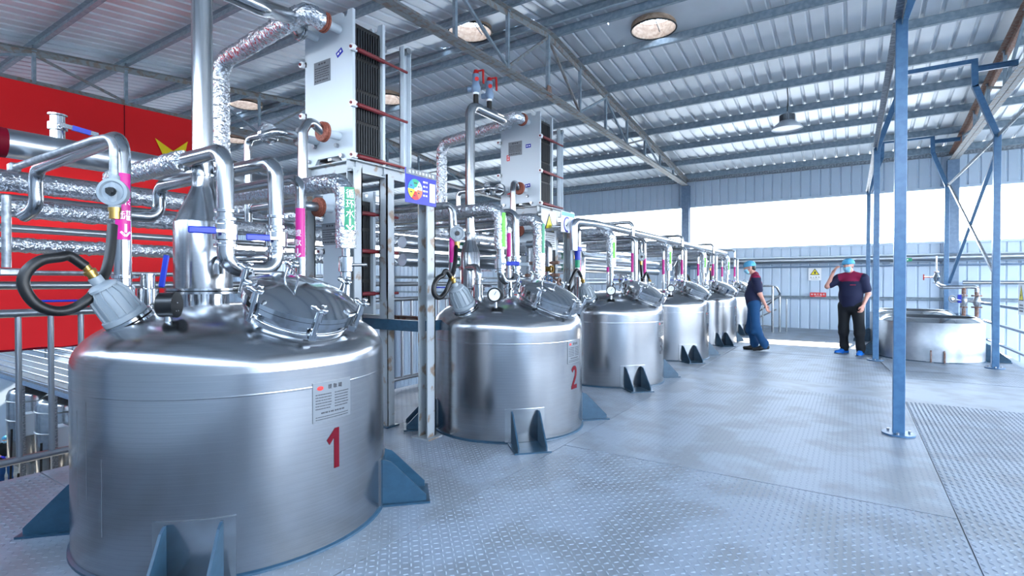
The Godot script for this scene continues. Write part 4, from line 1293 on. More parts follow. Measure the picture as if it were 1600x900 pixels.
func build_rack() -> void:
	# header pipes along the row, behind the tanks
	var a := thing("header_pipe", "thick smooth silver header pipe, topmost along the red banner", "pipe", V(RACK_X, 2.2, 5))
	part(a, "pipe", S().tube(PackedVector3Array([V(RACK_X, 2.31, -1.0), V(RACK_X, 2.31, 4.6)]), 0.1, 28), mats.pipe_jacket)
	part(a, "red_band", S().lathe([Vector2(0.102, 0), Vector2(0.102, 0.12)], 24, Transform3D(Basis(Vector3.RIGHT, Vector3(0, 0, -1), Vector3.UP), V(RACK_X, 2.31, 1.03)), -2.0), mats.dark_red)
	# the sanitary valve standing on it
	var vt := on_x(90, 214, RACK_X)
	var v := thing("drain_valve", "polished upright ball valve on the silver header pipe, blue lever", "valve", V(RACK_X, 2.40, -vt.z))
	part(v, "outlet", S().turned([Vector2(0.045, 0.0), Vector2(0.045, 0.06), Vector2(0.06, 0.065), Vector2(0.06, 0.115), Vector2(0.045, 0.12), Vector2(0.045, 0.165), Vector2(0.06, 0.17), Vector2(0.06, 0.18), Vector2(0.04, 0.18), Vector2(0.04, 0.1), Vector2(0, 0.1)], V(RACK_X, 2.40, -vt.z), V(RACK_X, 3, -vt.z), 20), mats.polished)
	part(v, "stem", S().cyl(V(RACK_X, 2.49, -vt.z), V(RACK_X + 0.09, 2.49, -vt.z), 0.016, -1, 10), mats.polished)
	part(v, "lever", S().bar(V(RACK_X + 0.085, 2.49, -vt.z), V(RACK_X + 0.085, 2.47, -vt.z + 0.22), 0.012, 0.03), mats.polished)
	part(v, "grip", S().bar(V(RACK_X + 0.085, 2.485, -vt.z + 0.06), V(RACK_X + 0.085, 2.472, -vt.z + 0.17), 0.02, 0.036), mats.blue_grip)
	var rows := [
		[-5.3, 2.10, 0.074, true, "upper foil-lagged pipe under the silver header, along the red banner"],
		[-5.3, 1.905, 0.070, true, "second foil-lagged pipe below the header, along the red banner"],
		[-5.3, 1.63, 0.056, true, "lowest foil-lagged pipe of the rack, just above the guard rail"],
		[-5.62, 2.21, 0.030, false, "thin dark steel pipe half hidden above the upper foil pipe"],
		[-5.62, 2.02, 0.030, false, "thin dark steel pipe between the two upper foil pipes"],
		[-5.3, 1.755, 0.030, false, "bare steel pipe between the middle and lowest foil pipes"],
		[-5.3, 1.42, 0.018, false, "slim steel pipe below the lowest foil pipe"],
		[-5.35, 1.325, 0.032, false, "bottom steel pipe of the rack, behind the guard rail's top"]]
	var n := 0
	for r in rows:
		var t := thing("rack_pipe", r[4], "pipe", V(r[0], r[1], 6))
		if r[3]: part(t, "foil_lagging", S().tube(bend([V(r[0], r[1], -0.6), V(r[0], r[1], 15.0)], 0.1, 0.022), r[2], 20, true, 0.011, 50 + n), mats.foil)
		else: part(t, "pipe", S().tube(PackedVector3Array([V(r[0], r[1], -0.8), V(r[0], r[1], 15.0)]), r[2], 14), mats.pipe_dull)
		n += 1
	# rack uprights
	n = 0
	for d in [-0.4, 3.85, 7.4, 10.8, 14.2]:
		var t := thing("pipe_rack_upright", ["pipe rack upright beside the banner's outer end", "pipe rack upright level with the first heat exchanger", "pipe rack upright level with the second heat exchanger", "pipe rack upright level with the fourth tank", "pipe rack upright level with the last tank"][n], "support", V(-5.5, 0, d))
		part(t, "post", S().bar(V(-5.5, LOW_Y, d), V(-5.5, 2.42, d), 0.07, 0.07, Vector3.RIGHT), mats.galvanised)
		for y in [2.42, 2.0, 1.82, 1.55, 1.28]:
			part(t, "bracket", S().bar(V(-5.72, y - 0.0, d), V(-4.8 if y > 2.3 else -5.2, y, d), 0.04, 0.03), mats.galvanised)
		n += 1
	# slim galvanised conduit with a tee, hanging at the left
	var c := thing("conduit_drop", "galvanised vertical conduit with a tee box left of the black hose", "conduit", on_x(10, 425, -4.75))
	var p0 := on_x(10, 305, -4.75)
	var p1 := on_x(10, 418, -4.75)
	pipe(c, [p0, p1], 0.026, mats.galvanised, 0.02, "upright", 14)
	part(c, "tee_box", S().box(p1 + Vector3(0, -0.03, -0.04), Vector3(0.06, 0.05, 0.17), Basis.IDENTITY, 0.01), mats.galvanised)
	pipe(c, [p1 + Vector3(0, -0.03, -0.1), p1 + Vector3(0, -0.03, -1.4)], 0.014, mats.galvanised, 0.02, "branch", 10)

func build_tank_one_runs() -> void:
	# the stout vapour column and its tall riser, over the roof purlins to the exchanger
	vapour_column("stout steel vapour column with conical top and tall riser on tank 1", -3.54, 1.78, 0.168, 1.29, 1.74, 1.97, 0.061, [V(-3.54, 2.0, 1.78), V(-3.54, 3.3, 1.78), V(-3.54, 3.31, 2.2), V(-4.0, 3.6, 2.75), V(-4.15, 3.6, 2.93)])
	# foil-wrapped pipe from the exchanger's upper flange across to the rack
	var t := thing("foil_pipe", "fat foil-wrapped pipe bending from the first heat exchanger down to the rack", "pipe", V(-5.31, 1.9, 2.85))
	lagging(t, [V(-3.83, 3.59, 2.93), V(-3.84, 3.62, 2.78), V(-4.05, 3.57, 2.74), V(-5.31, 3.55, 2.85), V(-5.31, 2.0, 2.85)], 0.078, 0.16, 3, 0.008)
	# U-shaped loop with two ball valves feeding the dome
	t = thing("valved_loop", "U-shaped steel loop with two blue-levered valves above tank 1", "pipe", V(-3.11, 1.2, 1.85))
	pipe(t, [V(-4.72, 1.95, 1.69), V(-4.72, 2.13, 1.69), V(-3.11, 2.13, 1.69), V(-3.11, 1.43, 1.69), V(-3.11, 1.43, 2.015), V(-3.11, 2.125, 2.015), V(-4.69, 2.125, 2.015), V(-4.69, 1.87, 2.015), V(-4.69, 1.87, 1.8)], 0.047, mats.pipe_steel, 0.1, "pipe", 22)
	lagging(t, [V(-3.6, 2.13, 1.69), V(-4.66, 2.13, 1.69)], 0.066, 0.1, 5, 0.006)
	tri_clamp(t, V(-3.11, 1.77, 1.69), Vector3.UP, 0.047)
	ball_valve(t, V(-3.11, 1.645, 1.69), Vector3.UP, Vector3(-0.35, 0.0, 0.94), 0.047, mats.blue_grip, 0.165, Vector3(0.94, 0, 0.35))
	tri_clamp(t, V(-3.11, 1.77, 2.015), Vector3.UP, 0.047)
	ball_valve(t, V(-3.11, 1.625, 2.015), Vector3.UP, Vector3(-0.3, 0.0, 0.95), 0.047, mats.blue_grip, 0.165, Vector3(0.95, 0, 0.3))
	pipe(t, [V(-3.11, 1.43, 1.85), V(-3.11, 1.17, 1.85)], 0.04, mats.pipe_steel, 0.1, "drop", 18)
	tri_clamp(t, V(-3.11, 1.32, 1.85), Vector3.UP, 0.04)
	pipe(t, [V(-3.3, 1.4, 1.75), V(-3.3, 1.5, 1.75), V(-3.3, 1.52, 2.08), V(-3.3, 1.4, 2.1)], 0.026, mats.pipe_steel, 0.06, "small_loop", 14)
	# slim drop with a magenta sticker
	t = thing("drop_pipe", "slim steel drop pipe with magenta sticker behind tank 1's manway", "pipe", V(-3.2, 1.15, 2.26))
	pipe(t, [V(-3.2, 1.14, 2.26), V(-3.2, 2.07, 2.26), V(-4.75, 2.07, 2.26), V(-4.75, 1.9, 2.26)], 0.034, mats.pipe_steel, 0.09, "pipe", 18)
	var st := sticker(t, -3.2, 2.26, 0.034, 1.523, 1.859, 2.2, mats.magenta, 0.2)
	sticker_marks(st, ["ti", "qu", "down"], -3.2, 2.26, 0.034, 1.523, 1.72, 0.045, 0.6)
	tri_clamp(t, V(-3.2, 1.33, 2.26), Vector3.UP, 0.034)
	# foil-lagged circulating-water pipe with its green sticker
	t = thing("foil_pipe", "foil-lagged drop pipe with a green water sticker and arrow", "pipe", V(-2.95, 1.2, 2.44))
	lagging(t, [V(-4.4, 2.06, 2.44), V(-2.95, 2.05, 2.44), V(-2.95, 1.585, 2.44)], 0.068, 0.13, 9, 0.005)
	pipe(t, [V(-2.95, 1.6, 2.44), V(-2.95, 1.12, 2.44)], 0.028, mats.pipe_steel, 0.05, "pipe", 16)
	part(t, "valve_body", S().cyl(V(-2.95, 1.42, 2.44), V(-2.95, 1.53, 2.44), 0.05, -1, 20, 0.006).cyl(V(-2.95, 1.36, 2.44), V(-2.95, 1.42, 2.44), 0.036, -1, 18), mats.polished)
	part(t, "valve_spindle", S().cyl(V(-2.95, 1.47, 2.44), V(-2.83, 1.47, 2.52), 0.012, -1, 10), mats.polished)
	st = sticker(t, -2.95, 2.44, 0.075, 1.71, 2.0, 0.95, mats.green_sticker, -0.35)
	sticker_marks(st, ["xun", "huan", "shui", "down"], -2.95, 2.44, 0.075, 1.715, 1.99, 0.058, -0.35)
	# pipe with the magenta sticker at the near side
	t = thing("drop_pipe", "steel drop pipe with long magenta arrow sticker beside the junction box", "pipe", V(-3.45, 1.1, 1.295))
	pipe(t, [V(-3.45, 1.15, 1.295), V(-3.45, 2.17, 1.295), V(-4.84, 2.15, 1.295), V(-4.84, 1.87, 1.295), V(-4.97, 1.82, 1.26)], 0.042, mats.pipe_steel, 0.1, "pipe", 20)
	st = sticker(t, -3.45, 1.295, 0.042, 1.588, 1.959, 1.9, mats.magenta, -0.1)
	sticker_marks(st, ["jin", "guan", "down"], -3.45, 1.295, 0.042, 1.60, 1.85, 0.055, -0.35)
	tri_clamp(t, V(-3.45, 1.38, 1.295), Vector3.UP, 0.042)
	part(t, "union", S().cyl(V(-3.45, 1.235, 1.295), V(-3.45, 1.33, 1.295), 0.058, -1, 20, 0.006), mats.polished)
	part(t, "lever", S().bar(V(-3.47, 1.25, 1.25), V(-3.62, 1.25, 0.93), 0.028, 0.012, Vector3.UP, 0.005), mats.blue_grip, "blue lever grip")
	# short capped valve between that pipe and the column
	var q := V(-3.45, 1.12, 1.42)
	t = thing("dome_valve", "short upright steel valve with raised blue lever on tank 1", "valve", q)
	part(t, "body", S().turned([Vector2(0.036, 0), Vector2(0.036, 0.1), Vector2(0.056, 0.105), Vector2(0.056, 0.19), Vector2(0.038, 0.195), Vector2(0.038, 0.27), Vector2(0.046, 0.272), Vector2(0.046, 0.28), Vector2(0, 0.28)], q, q + Vector3.UP, 20), mats.polished)
	part(t, "lever", S().bar(q + Vector3(0.05, 0.2, -0.05), q + Vector3(0.06, 0.39, -0.075), 0.032, 0.014, Vector3(0.7, 0, 0.7), 0.005), mats.blue_grip, "blue lever grip")
	# exchanger pipe with the bolted steel flange
	t = thing("flanged_pipe", "steel pipe with bolted round flange at the first exchanger's lower left port", "pipe", V(-4.45, 1.9, 2.75))
	var fp := V(-4.15, 2.65, 2.93)
	pipe(t, [fp, V(-4.15, 2.65, 2.72), V(-4.62, 2.66, 2.72), V(-4.62, 1.9, 2.72)], 0.034, mats.pipe_steel, 0.07, "pipe", 16)
	flange(t, V(-4.28, 2.653, 2.72), Vector3(-1, 0, 0), 0.09, 0.02, mats.polished, 8)
	flange(t, V(-4.305, 2.653, 2.72), Vector3(-1, 0, 0), 0.09, 0.02, mats.polished, 0)
	# exchanger pipe dropping from the rusty flange and turning back to the rack
	t = thing("flanged_pipe", "steel pipe dropping from the first exchanger's rusty lower flange", "pipe", V(-3.84, 1.9, 2.85))
	pipe(t, [V(-3.84, 2.65, 2.93), V(-3.84, 2.72, 2.80), V(-3.82, 2.6, 2.72), V(-3.82, 2.03, 2.72), V(-4.55, 2.02, 2.72), V(-4.62, 2.02, 2.9)], 0.04, mats.pipe_steel, 0.08, "pipe", 18)
	t = thing("exchanger_branch", "short dull pipe joining the lower exchanger's rusty flange", "pipe", V(-4.0, 1.95, 2.98))
	pipe(t, [V(-4.0, 2.02, 3.02), V(-4.0, 2.02, 2.88), V(-4.5, 2.0, 2.8)], 0.042, mats.pipe_dull, 0.06, "pipe", 16)
	# junction box, conduit and the black looped hose of the lamp
	var hx := -3.12
	var loop := []
	for p in [[176, 354], [172, 395], [163, 430], [146, 460], [116, 481], [85, 486], [55, 474], [37, 447], [42, 424], [64, 407], [93, 402], [117, 408], [131, 420]]:
		loop.append(on_x(p[0], p[1], hx))
	loop[0] = on_x(176, 352, -3.28)
	loop[1] = on_x(172, 395, -3.24)
	loop[2] = on_x(163, 430, -3.2)
	loop[12] = lamp_foot(0) + LAMP_AXIS.normalized() * 0.345
	loop[11] = lamp_foot(0) + LAMP_AXIS.normalized() * 0.40 + Vector3(0, 0.0, 0.03)
	lamp_supply(0, on_x(179, 301, -3.3), [on_x(22, 262, -4.6), on_x(150, 218, -3.45), on_x(178, 214, -3.3), on_x(178, 285, -3.3)], loop, "grey cast junction box with black screw at tank 1's hose", "thick black hose looping beside tank 1's grey lamp")

func build_tank_two_runs() -> void:
	vapour_column("slim steel vapour column with tall bare riser on tank 2", -3.29, 4.30, 0.1, 1.28, 1.66, 1.78, 0.05, [V(-3.29, 1.8, 4.3), V(-3.29, 3.17, 4.3), V(-3.29, 3.17, 4.9), V(-3.7, 3.4, 5.6), V(-4.17, 3.6, 6.1), V(-4.17, 3.6, 6.22)])
	# two safety valves on the riser's level run
	var n := 0
	for d in [4.40, 4.64]:
		var b := V(-3.29, 3.21, d)
		var t := thing("safety_valve", ["grey safety valve with red cap, first on tank 2's tall riser", "grey safety valve with red cap, second on tank 2's riser, nearer the exchanger"][n], "valve", b, "safety valves on the riser")
		part(t, "nipple", S().cyl(b - Vector3.UP * 0.02, b + Vector3.UP * 0.09, 0.028, -1, 14), mats.black_plastic)
		part(t, "white_ring", S().cyl(b + Vector3.UP * 0.09, b + Vector3.UP * 0.11, 0.032, -1, 14), mats.white_paint)
		part(t, "body", S().turned([Vector2(0.03, 0.11), Vector2(0.05, 0.14), Vector2(0.05, 0.17), Vector2(0.038, 0.19), Vector2(0.038, 0.3), Vector2(0, 0.3)], b, b + Vector3.UP, 16).cyl(b + Vector3.UP * 0.15, b + Vector3(-0.08, 0.15, 0.03), 0.028, -1, 12), mats.column_paint, "grey-blue body")
		part(t, "cap", S().cyl(b + Vector3.UP * 0.3, b + Vector3.UP * 0.345, 0.034, 0.02, 12), mats.red_paint, "red cap")
		part(t, "lever", S().bar(b + Vector3.UP * 0.33, b + Vector3(0.07, 0.34, -0.03), 0.02, 0.012).bar(b + Vector3(0.07, 0.345, -0.03), b + Vector3(0.075, 0.2, -0.03), 0.018, 0.014, Vector3.RIGHT), mats.red_paint)
		part(t, "tag", S().cyl(b + Vector3(0.03, 0.24, 0.026), b + Vector3(0.034, 0.24, 0.03), 0.022, -1, 12), mats.sign_red)
		n += 1
	var t := thing("foil_pipe", "fat foil-wrapped pipe bending from the second heat exchanger down to the rack", "pipe", V(-5.25, 2.0, 6.15))
	lagging(t, [V(-3.86, 3.61, 6.2), V(-3.87, 3.63, 6.06), V(-4.1, 3.52, 6.05), V(-5.25, 3.46, 6.15), V(-5.25, 2.1, 6.15)], 0.078, 0.16, 13, 0.008)
	# lime-stickered foil drop and its U
	t = thing("valved_loop", "U-shaped loop above tank 2, one leg foil-lagged with lime sticker", "pipe", V(-2.87, 1.2, 4.37))
	lagging(t, [V(-4.75, 2.08, 4.235), V(-2.87, 2.07, 4.235), V(-2.87, 1.67, 4.235)], 0.062, 0.13, 15, 0.005)
	pipe(t, [V(-2.87, 1.7, 4.235), V(-2.87, 1.36, 4.235), V(-2.87, 1.36, 4.514), V(-2.87, 2.07, 4.514), V(-4.7, 2.06, 4.514)], 0.036, mats.pipe_steel, 0.09, "pipe", 18)
	var st := sticker(t, -2.87, 4.235, 0.068, 1.69, 2.02, 0.55, mats.lime_sticker, -0.5)
	ball_valve(t, V(-2.87, 1.53, 4.235), Vector3.UP, Vector3(0.8, 0, -0.6), 0.036, mats.blue_grip, 0.15, Vector3(0.6, 0, 0.8))
	ball_valve(t, V(-2.87, 1.53, 4.514), Vector3.UP, Vector3(0.9, 0, -0.3), 0.036, mats.grey_cast, 0.13, Vector3(0.3, 0, 0.9))
	pipe(t, [V(-2.87, 1.36, 4.37), V(-2.87, 1.2, 4.37)], 0.042, mats.pipe_steel, 0.05, "drop", 18)
	tri_clamp(t, V(-2.87, 1.285, 4.37), Vector3.UP, 0.042)
	t = thing("drop_pipe", "slim steel drop pipe with magenta strip inside tank 2's U loop", "pipe", V(-3.05, 1.2, 4.72))
	pipe(t, [V(-3.05, 1.2, 4.66), V(-3.05, 2.0, 4.66), V(-4.7, 2.0, 4.66)], 0.028, mats.pipe_steel, 0.08, "pipe", 16)
	sticker(t, -3.05, 4.66, 0.028, 1.62, 1.87, 1.7, mats.magenta)
	t = thing("foil_pipe", "foil-lagged drop pipe with a teal strip behind tank 2's manway", "pipe", V(-2.81, 1.2, 4.88))
	lagging(t, [V(-4.1, 2.04, 4.88), V(-2.81, 2.03, 4.88), V(-2.81, 1.4, 4.88)], 0.066, 0.13, 17, 0.005)
	pipe(t, [V(-2.81, 1.42, 4.88), V(-2.81, 1.12, 4.88)], 0.03, mats.pipe_steel, 0.05, "pipe", 16)
	sticker(t, -2.81, 4.88, 0.072, 1.66, 1.97, 0.5, mats.green_sticker, -0.75)
	tri_clamp(t, V(-2.81, 1.36, 4.88), Vector3.UP, 0.03)
	t = thing("drop_pipe", "steel drop pipe with magenta strip beside tank 2's vapour column", "pipe", V(-3.25, 1.15, 3.966))
	pipe(t, [V(-3.25, 1.1, 3.966), V(-3.25, 2.1, 3.966), V(-4.8, 2.1, 3.966)], 0.036, mats.pipe_steel, 0.09, "pipe", 18)
	sticker(t, -3.25, 3.966, 0.036, 1.54, 1.78, 1.6, mats.magenta)
	tri_clamp(t, V(-3.25, 1.33, 3.966), Vector3.UP, 0.036)
	part(t, "lever", S().bar(V(-3.24, 1.3, 4.0), V(-3.3, 1.3, 3.78), 0.028, 0.012, Vector3.UP, 0.005), mats.blue_grip, "blue lever grip")
	t = thing("gooseneck", "short steel gooseneck pipe between tank 2's column and gauge", "pipe", V(-3.05, 1.2, 4.2))
	pipe(t, [V(-3.06, 1.15, 4.13), V(-3.06, 1.5, 4.13), V(-3.4, 1.5, 4.3)], 0.034, mats.pipe_steel, 0.08, "pipe", 16)
	tri_clamp(t, V(-3.06, 1.38, 4.13), Vector3.UP, 0.034)
	part(t, "union", S().cyl(V(-3.06, 1.2, 4.13), V(-3.06, 1.33, 4.13), 0.05, -1, 18, 0.006), mats.polished)
	t = thing("flanged_pipe", "steel pipe dropping from the second exchanger's rusty lower flange", "pipe", V(-3.9, 1.9, 6.1))
	pipe(t, [V(-3.9, 2.66, 6.2), V(-3.9, 2.74, 6.08), V(-3.86, 2.6, 6.0), V(-3.86, 2.1, 6.0), V(-4.5, 2.08, 6.0)], 0.04, mats.pipe_steel, 0.08, "pipe", 18)
	t = thing("flanged_pipe", "steel pipe with bolted flange at the second exchanger's lower left port", "pipe", V(-4.5, 1.9, 6.1))
	pipe(t, [V(-4.22, 2.67, 6.2), V(-4.22, 2.67, 6.05), V(-4.85, 2.67, 6.05), V(-4.85, 1.9, 6.05)], 0.034, mats.pipe_steel, 0.07, "pipe", 16)
	flange(t, V(-4.32, 2.67, 6.05), Vector3(-1, 0, 0), 0.09, 0.02, mats.polished, 8)
	# two labelled mains behind the U loop
	for k in 2:
		var y: float = [1.83, 1.62][k]
		t = thing("labelled_main", ["steel main with a dark green label, upper one behind tank 2", "steel main with a dark green label, lower one behind tank 2"][k], "pipe", V(-4.55, y, 6))
		part(t, "pipe", S().tube(PackedVector3Array([V(-4.55, y, 4.6), V(-4.55, y, 14.5)]), 0.075, 20), mats.pipe_jacket)
		for d in [5.42, 8.6]:
			var lb := part(t, "label_band", S().lathe([Vector2(0.0765, 0), Vector2(0.0765, 0.5)], 10, Transform3D(Basis(Vector3.UP, Vector3(0, 0, -1), Vector3.LEFT), V(-4.55, y, d)), -2.0, -2.2, -0.6), mats.dark_green)
			var pr := S()
			print_rows(pr, 0.08, 0.4, -0.03, 0.03, 1, 0.045, 3 + k)
			part(lb, "print", pr.through(Transform3D(Basis(Vector3(0, 0, -1), Vector3.UP, Vector3.RIGHT), V(-4.47, y, d))), mats.white_paint)
	var loop := []
	for p in [[713, 388], [711, 410], [706, 432], [697, 455], [687, 465], [679, 460], [678, 448], [683, 436], [692, 430], [702, 430], [711, 434]]:
		loop.append(on_x(p[0], p[1], -2.92))
	loop[0] = on_x(713, 385, -3.2)
	loop[1] = on_x(711, 410, -3.1)
	loop[10] = lamp_foot(1) + LAMP_AXIS.normalized() * 0.345
	loop[9] = lamp_foot(1) + LAMP_AXIS.normalized() * 0.40 + Vector3(0, 0.0, 0.03)
	lamp_supply(1, on_x(714, 365, -3.2), [V(-4.7, 2.1, 3.93), V(-3.2, 2.09, 3.93), on_x(711, 352, -3.2)], loop, "grey cast junction box at tank 2's hose, left of the column", "black hose looping beside tank 2's pale lamp")

func build_far_runs() -> void:
	# header over tanks 3 to 6
	var h := thing("overhead_header", "silver header pipe running above tanks 3 to 6", "pipe", V(-2.85, 2.0, 10))
	pipe(h, [V(-2.95, 1.75, 6.0), V(-2.95, 2.12, 6.0), V(-2.84, 2.12, 6.4), V(-2.84, 2.12, 14.95)], 0.05, mats.pipe_jacket, 0.08, "pipe", 18)
	var nth := ["tank 3", "the fourth tank", "the fifth tank", "the last tank"]
	for k in range(2, 6):
		var d: float = TANKS[k][1]
		var w: String = nth[k - 2]
		vapour_column("short dull vapour column behind %s" % w, -3.38, d + 0.06, 0.115, 1.27, 1.72, 1.86, 0.04, [V(-3.38, 1.86, d + 0.06), V(-3.38, 2.22, d + 0.06), V(-4.6, 2.22, d + 0.06)])
		var t := thing("foil_pipe", "foil-lagged drop pipe with lime strip over %s" % w, "pipe", V(-2.79, 1.2, d - 0.1), "foil drops over the far tanks")
		lagging(t, [V(-4.4, 2.04, d - 0.1), V(-2.79, 2.05, d - 0.1), V(-2.79, 1.56, d - 0.1)], 0.064, 0.12, 60 + k, 0.004)
		pipe(t, [V(-2.79, 1.6, d - 0.1), V(-2.79, 1.2, d - 0.1)], 0.03, mats.pipe_steel, 0.05, "pipe", 14)
		sticker(t, -2.79, d - 0.1, 0.069, 1.68, 1.9, 0.5, mats.lime_sticker, -0.6)
		tri_clamp(t, V(-2.79, 1.45, d - 0.1), Vector3.UP, 0.03)
		tri_clamp(t, V(-2.79, 1.33, d - 0.1), Vector3.UP, 0.03)
		part(t, "lever", S().bar(V(-2.76, 1.39, d - 0.1), V(-2.6, 1.39, d - 0.02), 0.024, 0.012), mats.blue_grip, "blue lever grip")
		var words := ["tall inverted-L steel pipe crossing above %s", "steel drop pipe with magenta strip ahead of the foil drop on %s", "slim steel pipe with magenta strip beyond the foil drop on %s", "thin steel pipe at the rear of %s's dome"]
		var spots := [[-2.72, 0.55, 2.24, 0.026, true], [-3.1, -0.48, 2.12, 0.03, true], [-3.0, 0.3, 2.0, 0.028, true], [-2.62, 0.4, 2.0, 0.03, false]]
		for j in 4:
			var s: Array = spots[j]
			t = thing("drop_pipe", words[j] % w, "pipe", V(s[0], 1.15, d + s[1]))
			pipe(t, [V(s[0], 1.1, d + s[1]), V(s[0], s[2], d + s[1]), V(-4.6, s[2] - 0.01, d + s[1])], s[3], mats.pipe_steel, 0.08, "pipe", 14)
			if s[4]: sticker(t, s[0], d + s[1], s[3], 1.5, 1.78, 1.8, mats.magenta)
			tri_clamp(t, V(s[0], 1.34, d + s[1]), Vector3.UP, s[3])
		var bx := V(-3.12, 1.8, d - 0.62)
		var lo := lamp_foot(k)
		var la := LAMP_AXIS.normalized()
		lamp_supply(k, bx, [V(-4.5, 2.07, d - 0.62), V(-3.12, 2.07, d - 0.62), bx + Vector3.UP * 0.08], [bx - Vector3.UP * 0.14, V(-3.1, 1.5, d - 0.65), V(-3.06, 1.3, d - 0.75), V(-3.02, 1.22, d - 0.92), V(-2.97, 1.32, d - 1.02), V(-2.94, 1.5, d - 0.9), lo + la * 0.41, lo + la * 0.345], "grey cast junction box above %s's lamp" % w, "black hose curling down to %s's lamp" % w)
	# filter housing on the dial sign post
	var f := V(-3.0, 1.42, 6.22)
	var t := thing("water_filter", "small filter unit with blue cap and green band beside the dial post", "filter", f)
	part(t, "bowl", S().cyl(f, f + Vector3.UP * 0.12, 0.03, -1, 16), mats.white_paint)
	part(t, "band", S().cyl(f + Vector3.UP * 0.12, f + Vector3.UP * 0.22, 0.034, -1, 16), mats.green_sticker)
	part(t, "cap", S().turned([Vector2(0.04, 0.22), Vector2(0.045, 0.34), Vector2(0.055, 0.345), Vector2(0.055, 0.39), Vector2(0, 0.4)], f, f + Vector3.UP, 18), mats.blue_grip)
	part(t, "bracket", S().bar(f + Vector3.UP * 0.3, V(-3.09, 1.72, 6.2), 0.03, 0.03), mats.steel_bolt)
	# brass and iron valve manifold behind tank 2, with blue handwheels
	var m := thing("valve_manifold", "dark valve manifold with blue handwheels between stand and dial post", "manifold", V(-3.3, 1.0, 6.0))
	for k in 3:
		var p := V(-3.42 + k * 0.11, 1.36 + (k % 2) * 0.16, 5.92)
		part(m, "valve_body", S().turned([Vector2(0.03, -0.1), Vector2(0.05, -0.1), Vector2(0.05, -0.08), Vector2(0.03, -0.075), Vector2(0.045, 0), Vector2(0.03, 0.075), Vector2(0.05, 0.08), Vector2(0.05, 0.1), Vector2(0.03, 0.1)], p, p + Vector3.RIGHT, 14), mats.brass if k % 2 else mats.truss_rust)
		var hw := p + Vector3(0, 0.02, 0.12)
		var wheel := part(m, "handwheel", S().ring(hw, Vector3(0, 0, 1), 0.05, 0.009, 20, 6), mats.frame_blue, "blue handwheel")
		part(wheel, "spindle", S().cyl(p, hw, 0.01, -1, 8).bar(hw - Vector3(0.05, 0, 0), hw + Vector3(0.05, 0, 0), 0.01, 0.01).bar(hw - Vector3(0, 0.05, 0), hw + Vector3(0, 0.05, 0), 0.01, 0.01, Vector3.RIGHT), mats.frame_blue)
	for y in [1.3, 1.44, 1.6]:
		part(m, "branch", S().cyl(V(-3.62, y, 5.93), V(-3.12, y, 5.93), 0.022, -1, 12), mats.truss_rust)
	part(m, "leg", S().bar(V(-3.6, 0, 5.97), V(-3.6, 1.85, 5.97), 0.04, 0.04, Vector3.RIGHT), mats.galvanised)
	part(m, "elbow_pipe", S().tube(bend([V(-3.6, 1.85, 5.95), V(-3.28, 1.85, 5.95), V(-3.28, 1.05, 5.95)], 0.07), 0.05, 16), mats.pipe_steel)

# ------------------------------------------------------------------ hoist frame over the open vats
func build_hoist_frame() -> void:
	var x0 := 0.36
	var x1 := 1.9
	var t := thing("hoist_frame", "blue painted steel hoist frame straddling the open vats", "frame", V(1.1, 0, 11))
	for d in [5.76, 11.0, 16.1]:
		for x in [x0, x1]:
			var s := 1.0 if x == x0 else -1.0
			var pt := part(t, "post", S().bar(V(x, 0.012, d), V(x, 3.65, d), 0.088, 0.088, Vector3.RIGHT, 0.004), mats.frame_blue)
			part(pt, "base_plate", S().turned([Vector2(0, 0), Vector2(0.12, 0), Vector2(0.124, 0.003), Vector2(0.124, 0.016), Vector2(0, 0.018)], V(x, 0.0, d), V(x, 1, d), 28), mats.frame_blue)
			for q in 3:
				part(pt, "base_bolt", S().cyl(V(x + 0.09 * cos(q * 2.1 + 0.4), 0.015, d + 0.09 * sin(q * 2.1 + 0.4)), V(x + 0.09 * cos(q * 2.1 + 0.4), 0.035, d + 0.09 * sin(q * 2.1 + 0.4)), 0.012, -1, 6), mats.steel_bolt)
			part(t, "shoulder", S().bar(V(x, 3.63, d), V(x + s * 0.27, 4.46, d), 0.08, 0.08, Vector3(0, 0, 1)), mats.frame_blue)
			part(t, "upright", S().bar(V(x + s * 0.27, 4.44, d), V(x + s * 0.28, 4.87, d), 0.08, 0.08, Vector3(0, 0, 1)), mats.frame_blue)
		part(t, "top_beam", S().bar(V(x0 + 0.24, 4.85, d), V(x1 - 0.24, 4.85, d), 0.07, 0.07), mats.frame_blue)
		part(t, "tie_bracket", S().channel(V(x1 - 0.25, 4.72, d), V(2.14, 4.72, d), 0.05, 0.09, 0.008, Vector3(0, 0, 1)), mats.frame_blue)
	for x in [x0, x1]:
		for k in 3:
			var a: float = [0.6, 5.8, 11.05][k]
			var b: float = [5.72, 10.95, 16.1][k]
			part(t, "side_rail", S().angle(V(x, 3.66, a), V(x, 3.66, b), 0.06, 0.006, Vector3.DOWN, Vector3.LEFT if x == x0 else Vector3.RIGHT), mats.galvanised)
	part(t, "cross_brace", S().angle(V(x1, 3.66, 16.0), V(x1, 1.42, 11.1), 0.05, 0.006, Vector3.UP, Vector3.RIGHT), mats.galvanised)
	part(t, "cross_brace", S().angle(V(x1 + 0.02, 3.5, 11.1), V(x1 + 0.02, 1.32, 16.0), 0.05, 0.006, Vector3.UP, Vector3.RIGHT), mats.frame_blue)

